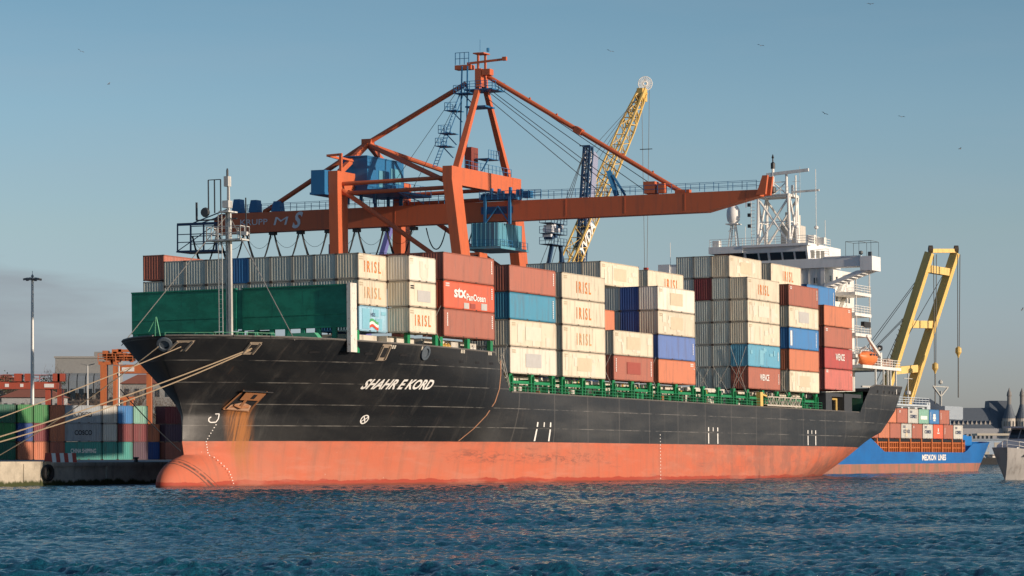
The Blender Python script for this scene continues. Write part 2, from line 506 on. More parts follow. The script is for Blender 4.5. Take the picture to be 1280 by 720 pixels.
    topd = t.math('MULTIPLY', t.step(z, 3.0, 4.4), t.step(t.noise((.35, .2, .6), 6, .75, False), .42, .66))
    red = t.mix(t.math('MULTIPLY', topd, .5), red, (.30, .11, .07))
    col = t.mix(t.step(t.math('SUBTRACT', z, bt), -0.02, 0.02), red, blk)
    # fender scuffs along the belly, old white scrapes
    band = t.math('MULTIPLY', t.step(t.math('ABSOLUTE', t.math('SUBTRACT', z, t.math('ADD', 2.75, t.math('MULTIPLY', t.math('SUBTRACT', wear, .5), 2.0)))), .85, .25), t.math('MULTIPLY', t.step(x, 24, 34), t.step(x, 72, 52)))
    scf = t.noise((.55, .3, 2.2), 7, .78, False, 1.2)
    col = t.mix(t.math('MULTIPLY', t.math('MULTIPLY', band, t.step(scf, .47, .60)), .55), col, (.075, .05, .045))
    aft = t.math('MULTIPLY', t.step(x, 60, 130), t.step(z, 4.45, 4.3))
    col = t.mix(t.math('MULTIPLY', t.math('MULTIPLY', aft, t.step(t.noise((.28, .3, .35), 6, .7, False), .42, .62)), .55), col, (.22, .105, .08))
    sc2 = t.noise((.9, .3, 3.0), 7, .8, False, 2.0)
    col = t.mix(t.math('MULTIPLY', t.math('MULTIPLY', t.step(sc2, .69, .73), t.step(z, 9.5, 7.0)), .7), col, (.42, .39, .35))
    # anchor-chain scrapes on the bulb: slanting worn bands
    qb = t.math('ADD', t.math('ADD', x, t.math('MULTIPLY', z, 1.55)), 3.4)
    inb = t.math('MULTIPLY', t.step(x, -1.2, -2.2), t.step(z, 3.3, 3.0))
    for off, w in ((0.0, 0.30), (0.75, 0.16), (-0.8, 0.10)):
        b_ = t.math('SUBTRACT', 1.0, t.step(t.math('ABSOLUTE', t.math('ADD', qb, off)), w*.6, w))
        b_ = t.math('MULTIPLY', t.math('MULTIPLY', b_, inb), t.step(t.noise((1.2, 1.2, 2.4), 5, .7, False), .34, .5))
        col = t.mix(t.math('MULTIPLY', b_, .85), col, (0.055, 0.042, 0.035))
    # rust run-off under the anchor pocket and the scuppers
    d = t.math('DIVIDE', t.math('SUBTRACT', t.math('SUBTRACT', x, -0.55), t.math('MULTIPLY', t.math('SUBTRACT', z, 7.6), -0.30)), 1.6)
    core = t.math('SUBTRACT', 1.0, t.step(t.math('ABSOLUTE', d), 0.35, 1.15))
    run = t.math('MULTIPLY', core, t.math('SUBTRACT', 1.0, t.step(z, 7.5, 8.6)))
    run = t.math('MULTIPLY', run, t.step(z, -0.6, 5.5))
    run = t.math('MULTIPLY', run, t.step(t.noise((2.4, .3, .12), 5, .7, False), 0.33, 0.60))
    col = t.mix(t.math('MULTIPLY', run, 0.95), col, (0.36, 0.135, 0.035))
    st3 = t.math('MULTIPLY', t.step(t.noise((1.1, .2, .03), 4, .7, False), 0.66, 0.76), t.step(z, 4.4, 9.5))
    col = t.mix(t.math('MULTIPLY', st3, 0.30), col, (0.20, 0.10, 0.05))
    rg = t.math('ADD', t.math('ADD', 0.36, t.math('MULTIPLY', wear, 0.25)), t.math('MULTIPLY', t.step(z, 4.5, 4.3), .25))
    t.bump(t.noise((0.42, 0.3, 0.5), 3, 0.5, False), 0.55, 0.12)
    m = t.done(col, rg, 0.0, 0.45)
    hull = mb.build('hull', m, root, smooth=True)
    return hull, m
def on_hull(u, z, off=0.03, side=1):
    b = half_breadth(u, z)
    db = (half_breadth(u+0.2, z) - half_breadth(u-0.2, z))/0.4
    dz = (half_breadth(u, z+0.2) - half_breadth(u, z-0.2))/0.4
    nrm = Vector((-db, 1, -dz)).normalized()
    return S(u + nrm.x*off, (b + nrm.y*off)*side, z + nrm.z*off)
WHITE = plain('white_marking_paint', (0.78, 0.76, 0.72), 0.5)
def weathered_green():
    t = NT('windbreak_green_paint')
    c = t.mix(t.step(t.noise((.5, .45, .9), 7, .7, False), .38, .62), (.010, .170, .105), (.016, .240, .150))
    c = t.mix(t.math('MULTIPLY', t.step(t.noise((1, 1.6, .25), 6, .7, False), .52, .72), .6), c, (.008, .085, .065))
    c = t.mix(t.math('MULTIPLY', t.step(t.noise((1.5, 1.1, 2.6), 7, .8, False), .62, .70), .55), c, (.10, .30, .24))
    c = t.mix(t.math('MULTIPLY', t.step(t.noise((2, 2, 1.2), 6, .75, False), .68, .74), .8), c, (.14, .07, .04))
    return t.done(c, .5)
DGREEN = weathered_green()
GREEN = paint('deck_green_paint', (0.015, 0.22, 0.085), 0.2, 0.25, 0.45)
SWHITE = paint('superstructure_white_paint', (0.76, 0.74, 0.69), 0.30, 0.32, 0.45)
BLACKP = plain('black_painted_steel', (0.025, 0.026, 0.028), 0.5)
HULLGREY = plain('hull_black_steel', (0.05, 0.052, 0.056), 0.5)
DARK = plain('dark_opening', (0.012, 0.012, 0.014), 0.7)
STEEL = plain('grey_steel', (0.28, 0.29, 0.30), 0.45, 0.3)
RUSTY = plain('rusty_steel', (0.30, 0.13, 0.055), 0.8)
ORANGE = paint('orange_paint', (0.75, 0.20, 0.05), 0.05, 0.1, 0.4)
YELLOW = paint('yellow_paint', (0.64, 0.43, 0.13), 0.4, 0.2, 0.45)
GLASS = glass('window_glass')
WIRE = plain('wire_rope', (0.06, 0.065, 0.07), 0.5, 0.2)

ship = thing('container_ship', 'long black container ship with orange red underwater hull moored along the quay', 'ship', MS)
hull, HULLM = make_hull(ship)
# ---------------------------------------------------------------- ship: hull details
# decks
d = MB()
def strip(us, zf, dz, side_in=0.15):
    prev = None
    for u in us:
        u0_ = u; u, b = hull_p(u, zf(u)+dz); b -= side_in
        cur = [S(u, b, zf(u0_)+dz), S(u, -b, zf(u0_)+dz)]
        if prev: d.add([prev[0], cur[0], cur[1], prev[1]], [(0,1,2,3)])
        prev = cur
strip([-9, -8, -7, -5, -3, 0, 3, 6, 9, 12, 16, 20, 25, 30, 33.3], z_top, -1.15)
d.add([S(33.3, 14.8, 12.65), S(33.3, -14.8, 12.65), S(33.3, -14.8, 9.5), S(33.3, 14.8, 9.5)], [(0,1,2,3)])
strip([33.3, 37, 60, 100, 140, 158], lambda u: min(z_top(u), 9.6), -0.12)
d.add([S(158, 14.8, 9.3), S(158, -14.8, 9.3), S(158, -14.8, 12.4), S(158, 14.8, 12.4)], [(0,1,2,3)])
strip([158, 162, 168, 174, 180.5], lambda u: 13.4, -1.0)
d.build('deck', paint('deck_paint', (0.05, 0.16, 0.09), 0.3, 0.4, 0.6), ship)
# rim of the bulwark
d = MB()
for sd in (1, -1):
    for rng in ([-9.7, -9, -8, -7, -5, -3, 0, 3, 6, 9, 12, 16, 20, 25, 30, 33.1], [161.8, 164, 168, 172, 176, 180.7], [37.2, 60, 100, 140, 157]):
        pts = []
        for u in rng:
            uu, b = hull_p(u, z_top(u)); pts.append(S(uu, (b-.03)*sd, z_top(u)+.03))
        d.pipe(pts, .09, 6)
d.build('bulwark_rail', plain('worn_rail_paint', (.13, .12, .11), .6), ship)

# name and marks on the side of the hull
def mark(name, fn, mat=WHITE):
    mb = MB(); fn(mb); return mb.build(name, mat, hull, recalc=False)
mark('ship_name', lambda mb: lettering(mb, 'SHAHR E KORD', lambda x, y: on_hull(16.2 + x, 9.62 + y + (x*.012), .04), 10.2, 1.0, .03, .25))
def tug(u, h0=4.55, h1=6.6, dx=1.6):
    def fn(mb):
        for x in (0, dx*2):
            for a, b in ((h0, h1-.75), (h1-.5, h1)):
                mb.add([on_hull(u+x+i*.16, zz, .04) for i, zz in ((-1,a),(1,a),(1,b),(-1,b))], [(0,1,2,3)])
        mb.add([on_hull(u+dx+i*.12, zz, .04) for i, zz in ((-1,h1-.5),(1,h1-.5),(1,h1),(-1,h1))], [(0,1,2,3)])
    return fn
mark('tug_mark', tug(44.2)); mark('tug_mark', tug(95.6)); mark('tug_mark', tug(133.2))
def ring(mb, u, z, r, n=20):
    for k in range(n):
        a0, a1 = 2*math.pi*k/n, 2*math.pi*(k+1)/n
        mb.add([on_hull(u+math.cos(a)*q*1.15, z+math.sin(a)*q, .04) for a, q in ((a0,r),(a1,r),(a1,r*.76),(a0,r*.76))], [(0,1,2,3)])
def thruster(mb):
    ring(mb, 14.35, 6.62, .46)
    for a in (R(35), R(125)):
        cx, cz = math.cos(a), math.sin(a)
        mb.add([on_hull(14.35+(cx*i*.40-cz*j*.05)*1.15, 6.62+cz*i*.40+cx*j*.05, .045) for i, j in ((-1,-1),(1,-1),(1,1),(-1,1))], [(0,1,2,3)])
mark('thruster_mark', thruster)
def bulbmark(mb):
    pts = [(-2.62, 7.05), (-2.25, 7.05), (-2.25, 6.55), (-2.45, 6.25), (-2.95, 6.22), (-3.15, 6.38), (-3.15, 6.62), (-2.95, 6.75)]
    for a, b in zip(pts, pts[1:]):
        dx, dz = b[0]-a[0], b[1]-a[1]; L = math.hypot(dx, dz); nx, nz = -dz/L*.05, dx/L*.05
        mb.add([on_hull(a[0]+nx, a[1]+nz, .04), on_hull(a[0]-nx, a[1]-nz, .04), on_hull(b[0]-nx, b[1]-nz, .04), on_hull(b[0]+nx, b[1]+nz, .04)], [(0,1,2,3)])
mark('bulb_mark', bulbmark)
def draught(mb):
    for k in range(22):
        z = 6.0 - k*.27; u = interp(((0, -0.6), (1.5, -1.2), (3, -2.8), (4.4, -3.2), (6, -2.4)), z)
        mb.add([on_hull(u+i*.05, z+j*.045, .05 if z > 3 else .22) for i, j in ((-1,-1),(1,-1),(1,1),(-1,1))], [(0,1,2,3)])
mark('draught_marks', draught)
def midmarks(mb):
    for k in range(14):
        z = 5.5 - k*.4
        mb.add([on_hull(79.5+i*.09, z+j*.06, .04) for i, j in ((-1,-1),(1,-1),(1,1),(-1,1))], [(0,1,2,3)])
mark('draught_marks', midmarks)
# rubbing line where the flare turns into the flat side
mb = MB()
cur = [(34.6, 13.0), (34.6, 11.5), (34.4, 10.0), (33.9, 8.6), (33.0, 7.2), (31.6, 5.8), (29.9, 4.5)]
for (u0, z0), (u1, z1) in zip(cur, cur[1:]):
    mb.add([on_hull(u0-.10, z0, .035), on_hull(u0+.10, z0, .035), on_hull(u1+.10, z1, .035), on_hull(u1-.10, z1, .035)], [(0,1,2,3)])
mb.build('rust_seam', plain('seam_rust', (.33, .17, .10), .7), hull, recalc=False)
# anchor pocket: recessed rusty box with hood and anchor
def pocket():
    mb = MB()
    c = [(-2.15, 7.55), (0.45, 7.35), (0.95, 9.25), (-1.35, 9.35)]
    o = [on_hull(u, z, .05) for u, z in c]
    inn = [on_hull(u*.8-.1, z, -.9) + Vector((0, 0, .1)) for u, z in c]
    for k in range(4):
        mb.add([o[k], o[(k+1)%4], inn[(k+1)%4], inn[k]], [(0,1,2,3)], 0 if k in (0, 1, 3) else 1)
    mb.add([on_hull(u*.93-.03, 8.45+(z-8.45)*.93, .07) for u, z in c], [(0,1,2,3)], 1)
    f = [on_hull(u, z, .32) for u, z in ((-1.25, 8.55), (.62, 8.50), (.80, 9.2), (-1.2, 9.28))]
    mb.add(f, [(0,1,2,3)], 0)
    mb.add([on_hull(u, z, .36) for u, z in ((-.35, 8.70), (.0, 8.68), (.05, 9.08), (-.3, 9.10))], [(0,1,2,3)], 1)
    mb.add([on_hull(u, z, .26) for u, z in ((-1.95, 7.60), (.30, 7.45), (.28, 7.95), (-.7, 8.30), (-1.7, 8.02))], [(0,1,2,3,4)], 2)
    mb.add([on_hull(u, z, .30) for u, z in ((-1.5, 7.95), (.1, 7.85), (.1, 7.72), (-1.75, 7.80))], [(0,1,2,3)], 0)
    for a, b in ((0, 1), (1, 2), (3, 0)):
        p, q = on_hull(*c[a], .10), on_hull(*c[b], .10); mb.beam(p, q, .14, .12, 0)
    p, q = on_hull(-1.75, 9.42, .35), on_hull(1.25, 9.30, .35); mb.beam(p, q, .5, .09, 1)
    mb.build('anchor_pocket', [RUSTY, DARK, plain('pale_rust', (.42, .25, .16), .8)], hull)
    a = MB()
    a.beam(on_hull(-.55, 8.5, .2), on_hull(-.75, 7.9, .35), .22, .22)
    a.beam(on_hull(-1.45, 8.05, .3), on_hull(-.75, 7.82, .4), .2, .22); a.beam(on_hull(.0, 7.95, .3), on_hull(-.75, 7.82, .4), .2, .22)
    a.build('anchor', RUSTY, ship)
pocket()
# fairleads, scuppers and freeing ports along the bulwark
def plate(mb, u, z, w, h, off=.05, mat=0):
    mb.add([on_hull(u+i*w/2, z+j*h/2, off) for i, j in ((-1,-1),(1,-1),(1,1),(-1,1))], [(0,1,2,3)], mat)
for u, z, w, h in ((-8.6, 13.41, .6, .7), (-3.8, 13.22, .7, .8), (11.3, 13.15, .9, 1.1)):
    mb = MB(); plate(mb, u, z, w*1.45, h*1.45, .05, 1); plate(mb, u, z, w*.8, h*.85, .08, 0)
    for s_ in (-1, 1): mb.beam(on_hull(u+s_*w*.6, z-h*.6, .12), on_hull(u+s_*w*.6, z+h*.6, .12), .16, mat=1)
    mb.build('fairlead', [DARK, plain('worn_fairlead', (.30, .24, .18), .7)], hull)
for u, z in ((-9.3, 13.58), (18.0, 13.3)):
    mb = MB(); c = on_hull(u, z, .06)
    mb.lathe([(.75, -.1), (.75, .12), (.5, .16), (.45, .0)], (0, 0, 0), 20, 0, 'Y')
    o = mb.build('fairlead', plain('fairlead_steel', (.09, .11, .13), .4), hull, smooth=True)
    nrm = on_hull(u, z, 1) - on_hull(u, z, 0)
    o.rotation_euler = nrm.to_track_quat('Y', 'Z').to_euler(); o.location = c
for u in (2.5, 6.0, 9.3, 14.5, 20.5, 25.5, 29.0, 32.3):
    mb = MB(); plate(mb, u, 12.62 + (.35 if u < 15 else 0), 1.15 if u < 15 else .8, .22, .05, 0)
    mb.build('scupper', DARK, hull, recalc=False)
for u in (12.0, 17.3, 25.2, 31.6):
    mb = MB()
    for k in range(3): plate(mb, u+k*.32, 13.72 - (u > 20)*.06, .22, .36, .05)
    mb.build('load_mark', plain('faded_marking', (.5, .46, .38), .6), hull, recalc=False)
for u in (165.0, 168.6, 172.0, 174.2, 176.2, 178.2, 179.4):
    mb = MB(); plate(mb, u, 12.55, .55, .42, .05)
    mb.build('mooring_port', DARK, hull, recalc=False)

# forecastle: windbreak, mast, gear
wb = MB()
for v0, v1 in ((-12.5, -.35), (.35, 12.2)):
    wb.box(S(5.6, v0, 15.6), S(5.8, v1, 19.55))
    wb.box(S(5.45, v0, 15.45), S(5.9, v1, 15.62)); wb.box(S(5.5, v0, 19.55), S(5.9, v1, 19.68))
    k = 0; v = v0 + .6
    while v < v1:
        wb.box(S(5.8, v, 15.6), S(6.4, v+.12, 19.4)); v += 2.1
wb.box(S(5.7, -.35, 15.6), S(5.85, .35, 19.5))
for z in (16.75,):
    for v0, v1 in ((-12.45, -.4), (.4, 12.15)): wb.box(S(5.55, v0, z), S(5.62, v1, z+.07))
for v in np.arange(-12.2, 12.3, 1.74): wb.box(S(5.5, v, 13.0), S(5.9, v+.42, 15.46))
wb.box(S(5.62, -12.4, 13.0), S(5.8, -3.6, 15.46))
for a, b in ((-3.6, -.4), (.6, 3.2)): wb.box(S(6.2, a, 13.0), S(6.3, b, 15.4))
wb.build('windbreak', DGREEN, ship)
wb = MB(); wb.box(S(5.3, 12.2, 13.0), S(6.6, 12.62, 19.75))
wb.build('windbreak_end_post', paint('flaking_white_paint', (.66, .62, .55), .9, .5), ship)
fm = MB()
fm.beam(S(3.6, .16, 13), S(3.6, .16, 27.2), .34, .34, w2=.3, h2=.3); fm.beam(S(3.6, -.22, 13), S(3.6, -.22, 27.2), .12, .2)
for z in np.arange(13.6, 27, .9): fm.beam(S(3.6, -.2, z), S(3.6, .1, z+.45), .09); fm.beam(S(3.6, .1, z+.45), S(3.6, -.2, z+.9), .09)
for z in np.arange(13.5, 27, .45): fm.box(S(3.1, -.45, z), S(3.14, -.85, z+.05))
fm.beam(S(3.1, -.45, 15), S(3.1, -.45, 27), .06); fm.beam(S(3.1, -.86, 15), S(3.1, -.86, 27), .06)
fm.box(S(2.6, -1.9, 24.2), S(4.4, 1.9, 24.36))
fm.rail([S(2.6, -1.9, 24.3), S(2.6, 1.9, 24.3), S(4.4, 1.9, 24.3), S(4.4, -1.9, 24.3), S(2.6, -1.9, 24.3)], 1.3, 1.2, .04, 2)
fm.beam(S(3.6, .05, 27.2), S(3.6, .05, 30.4), .26, .26, w2=.18, h2=.18)
fm.box(S(2.6, -.5, 27.0), S(4.4, .6, 27.15)); fm.box(S(3.2, -.45, 27.5), S(4.0, .25, 28.2)); fm.box(S(3.3, -.3, 29.6), S(3.9, .2, 30.6))
fm.beam(S(2.8, 1.5, 24.9), S(2.8, 2.6, 24.8), .35)
fo = fm.build('foremast', paint('mast_grey_paint', (.55, .55, .52), .35, .4, .5), ship)
fm = MB()
fm.beam(S(3.6, -3.6, 26.4), S(3.6, 1.0, 26.4), .14); fm.beam(S(3.6, -3.6, 26.4), S(3.6, -3.6, 28.2), .16)
fm.beam(S(3.6, 2.0, 25.0), S(3.6, 2.0, 28.4), .1)
fm.rail([S(3.2, -2.0, 27.0), S(3.2, -.6, 27.0)], 3.3, .6, .05, 1)
fm.lathe([(.42, -.2), (.5, .0), (.42, .2)], (2.9, 2.2, 27.1), 12, 0, 'X')
fm.lathe([(.12, 0), (.12, .7), (.05, .9)], (3.6, .05, 30.5), 8)
fm.build('mast_lantern', plain('navigation_lamp_black', (.05, .055, .06), .4), fo)
gear = MB()
for u, v, h in ((1.5, -4.5, 1.1), (2.2, 3.2, 1.2), (-3, 1.5, 1.0), (3.2, 7.4, 1.0), (-1, -5.5, .9)):
    gear.box(S(u, v, 12.9), S(u+1.1, v+1.8, 13.2+h)); gear.box(S(u+.2, v+.3, 13.2+h), S(u+.7, v+.7, 13.6+h))
for v in np.arange(-4.5, 4.6, .55): gear.beam(S(4.4, v, 13), S(4.4, v, 15.0 + .2*math.sin(v*5)), .10)
gear.beam(S(-1.8, -5.2, 14), S(-2.6, -4.6, 16.6), .14); gear.beam(S(-2.6, -4.6, 16.6), S(-2.4, -5.6, 15.2), .08); gear.beam(S(-1.8, -4.5, 14), S(-2.6, -4.6, 16.6), .12)
gear.rail([S(-9.0, .3, 14.35), S(-8, 3, 14.3), S(-6, 6.3, 14.3), S(-3, 8.8, 14.25)], .35, 2, .03, 1)
gear.build('windlass', paint('winch_green_paint', (.10, .34, .20), .5, .4), ship)
gs = MB(); gs.box(S(4.3, 2.6, 13.1), S(5.1, 5.4, 14.6)); gs.prism([(6.6, 14.9), (9.6, 14.9), (10.5, 13.9), (6.6, 13.9)], 3.4, 4.2, lambda a, b, q: S(q, a, b))
gs.build('store_locker', paint('locker_green_paint', (.10, .42, .24), .2, .2), ship)
ss = MB()
for a, b in ((S(3.6, 0, 26.9), S(-1, -9.6, 14.0)), (S(3.6, 0, 26.9), S(-.5, 9.6, 14.0))): ss.tube(a, b, .045, 5)
ss.build('stay', plain('galvanised_wire', (.33, .31, .28), .5, .3), ship)

# cargo deck: coaming, pedestals, rails, lashing posts
cm = MB()
for u0, u1 in ((38, 50), (52, 64), (66.4, 78.4), (80.2, 92.2), (94.6, 107), (111, 123), (127, 139), (141.6, 153.4)):
    cm.box(S(u0, -12.4, 9.2), S(u1, 12.4, 11.15)); cm.box(S(u0-.3, -12.8, 11.15), S(u1+.3, 12.8, 11.62))
for u0, u1, z in ((7.6, 13.5, 14.9), (13.8, 19.8, 14.9), (21.6, 33.4, 14.95)):
    b = 11.2 if u0 < 10 else 12.2
    cm.box(S(u0, -b, 12.6), S(u1, b, z))
cm.build('hatch_coaming', paint('coaming_white_paint', (.62, .58, .50), .45, .5), ship)
rl = random.Random(5)
posts = []
for u0, u1 in ((37.9, 49.7), (51.8, 63.8), (66.3, 78.3), (80.2, 92.4), (95.2, 106.6), (111, 123), (127, 138.8)):
    for u in (u0+.3, (u0+u1)/2, u1-.3): posts.append(u)
pm = None
for u in posts:
    if pm is None:
        b = MB(); b.box(S(-.30, -.10, 0), S(.30, .22, 2.25)); b.box(S(-.38, -.16, 2.0), S(.38, .28, 2.3)); b.box(S(-.2, -1.8, 1.35), S(.2, -.1, 1.65)); b.box(S(-.06, .22, 0), S(.06, .5, 1.9))
        pm = b.mesh('pedestal', GREEN)
    o = link('pedestal', pm, ship); o.location = S(u, 14.25, z_top(u)-.1)
bm_ = MB()
for u0, u1 in zip(posts, posts[1:]):
    if u1-u0 > 4: bm_.box(S(u0+.31, 13.95, z_top(u0)+1.0), S(u1-.31, 14.25, z_top(u0)+1.32))
for u in np.arange(38.5, 140, 1.45):
    k = rl.random(); z = z_top(u)
    bm_.box(S(u, 13.2, z-.1), S(u+.12, 13.32, z+rl.uniform(.9, 2.0)))
    if k < .45: bm_.box(S(u+.3, 13.3, z-.1), S(u+.3+rl.uniform(.3, .8), 13.9, z+rl.uniform(.4, 1.0)))
for u, z1, v in ((20.3, 13.9, 14.4), (21.4, 13.8, 14.4), (27.6, 13.8, 14.5), (33.2, 13.8, 14.5), (15.2, 14, 13.8), (7.1, 14, 12.3)):
    b = MB(); b.box(S(u, v-.4, z1-1), S(u+.6, v, z1+1.25)); b.build('pedestal', GREEN, ship)
bm_.build('deck_beam', GREEN, ship)
b = MB(); b.box(S(21, 14.1, 13.7), S(33.2, 14.3, 14.0)); b.build('deck_beam', GREEN, ship)
b = MB()
b.rail([S(37.6, 14.75, z_top(37.6)), S(95, 14.75, z_top(95)), S(140, 14.75, z_top(140))], 1.05, 1.9, .028, 3)
b.build('deck_railing', paint('railing_green_paint', (.03, .20, .10), .3, .2), ship)
FIT = [paint('ochre_pipe_paint', (.50, .30, .06), .4, .3), plain('dark_gear', (.03, .03, .03), .6), paint('pale_gear_paint', (.55, .52, .46), .3, .4), RUSTY]
for u in np.arange(39, 138, 1.1):
    z = z_top(u); q = rl.random(); b = MB()
    if q < .35: b.tube(S(u, 12.9, z), S(u, 12.9, z+rl.uniform(1.5, 2.1)), rl.uniform(.07, .16), 7); b.build('vent_pipe', FIT[rl.choice((0, 0, 1, 2))], ship)
    elif q < .6: b.box(S(u, 13.0, z), S(u+rl.uniform(.2, .7), 13.5, z+rl.uniform(.3, 1.0))); b.build('deck_box', FIT[rl.choice((1, 2, 3, 3))], ship)
    elif q < .72: b.lathe([(.05, 0), (.3, .1), (.3, .5), (.1, .6)], (u, -13.6, z+.2), 10); b.build('vent_head', FIT[rl.choice((1, 2))], ship)
for u in (22.6, 24.0, 29.2, 30.0, 23.3): b = MB(); b.lathe([(.35, 0), (.3, .45), (.05, .75)], (u, -14.0, 13.75), 10); b.build('vent_head', FIT[0 if u < 25 else 2], ship)
for u, w in ((22, 2.4), (26, 2.2), (30, 2.0)): b = MB(); b.box(S(u, 13.2, 13.7), S(u+w, 13.4, 14.7)); b.build('coaming_panel', FIT[2], ship)
b = MB()
b.lattice(S(116.6, 14.7, 10.25), S(130.0, 14.7, 10.25), 1.15, 1.15, 12, .06, .04, (0, 1, 0)); b.box(S(116.4, 14.15, 9.75), S(130.2, 15.25, 9.83))
gw = b.build('gangway', plain('gangway_aluminium', (.55, .50, .42), .5, .1), ship)
b = MB(); b.box(S(115.2, 14.2, 9.3), S(116.2, 14.8, 11.4)); b.beam(S(115.7, 14.6, 11.2), S(117.2, 14.9, 10.9), .2)
b.build('gangway_davit', YELLOW, ship)
# end of the cargo deck under the last bay
b = MB()
b.box(S(141.0, 13.4, 9.2), S(143.6, 15.0, 11.9)); b.box(S(149.0, 13.4, 9.2), S(152.4, 15.0, 11.9)); b.box(S(141.0, 13.4, 11.4), S(157.2, 14.8, 11.9))
b.build('side_frame', HULLGREY, ship)
b = MB(); b.box(S(144.0, 12.0, 9.2), S(148.6, 12.2, 11.4)); b.build('accommodation_panel', SWHITE, ship)
b = MB(); b.tube(S(147.8, 14.2, 9.2), S(147.8, 14.2, 11.2), .16); b.tube(S(147.8, 14.2, 11.1), S(145.8, 14.2, 11.1), .14); b.box(S(146.2, 13.0, 9.3), S(146.9, 13.5, 10.6))
b.build('pipe_bend', YELLOW, ship)
b = MB(); b.box(S(153, 8, 9.2), S(153.3, 14.2, 11.8)); b.build('dark_bulkhead', DARK, ship)

# lashing rods on the exposed ends
def rods(mb, u, v, z, h, w=2.3):
    for a, c in (((v-w, z), (v-.15, z+h)), ((v-.15, z), (v-w, z+h))): mb.tube(S(u, *a), S(u, *c), .03, 5)
def rods_(*a):
    mb = MB(); u, v, z, h = a[:4]; w = a[4] if len(a) > 4 else 2.3
    for p_, c_ in (((v-w, z), (v-.15, z+h)), ((v-.15, z), (v-w, z+h))):
        m1 = MB(); m1.tube(S(u, *p_), S(u, *c_), .03, 5); m1.build('lashing_rod', LROD, ship)
LROD = plain('lashing_steel', (.42, .40, .36), .5, .2)
for k in range(3): rods_(110.7, 14.7-2.47*k, 11.2, 3.6)
rods_(110.7, 14.7, 11.2, 6.0); rods_(65.8, 14.7, 11.2, 3.6, 1.9); rods_(79.6, 14.7, 11.2, 3.6, 1.9); rods_(126.6, 14.7, 11.2, 3.6)
rods_(21.3, 14.7, 14.4, 3.8, 2.2); rods_(37.4, 14.7, 11.2, 3.6)
for du in (0, .6):
    lr = MB(); lr.tube(S(34.6+du, 15.0, 13.6), S(37.6+du*.4, 14.6, 10.2), .05, 5); lr.build('lashing_rod', LROD, ship)
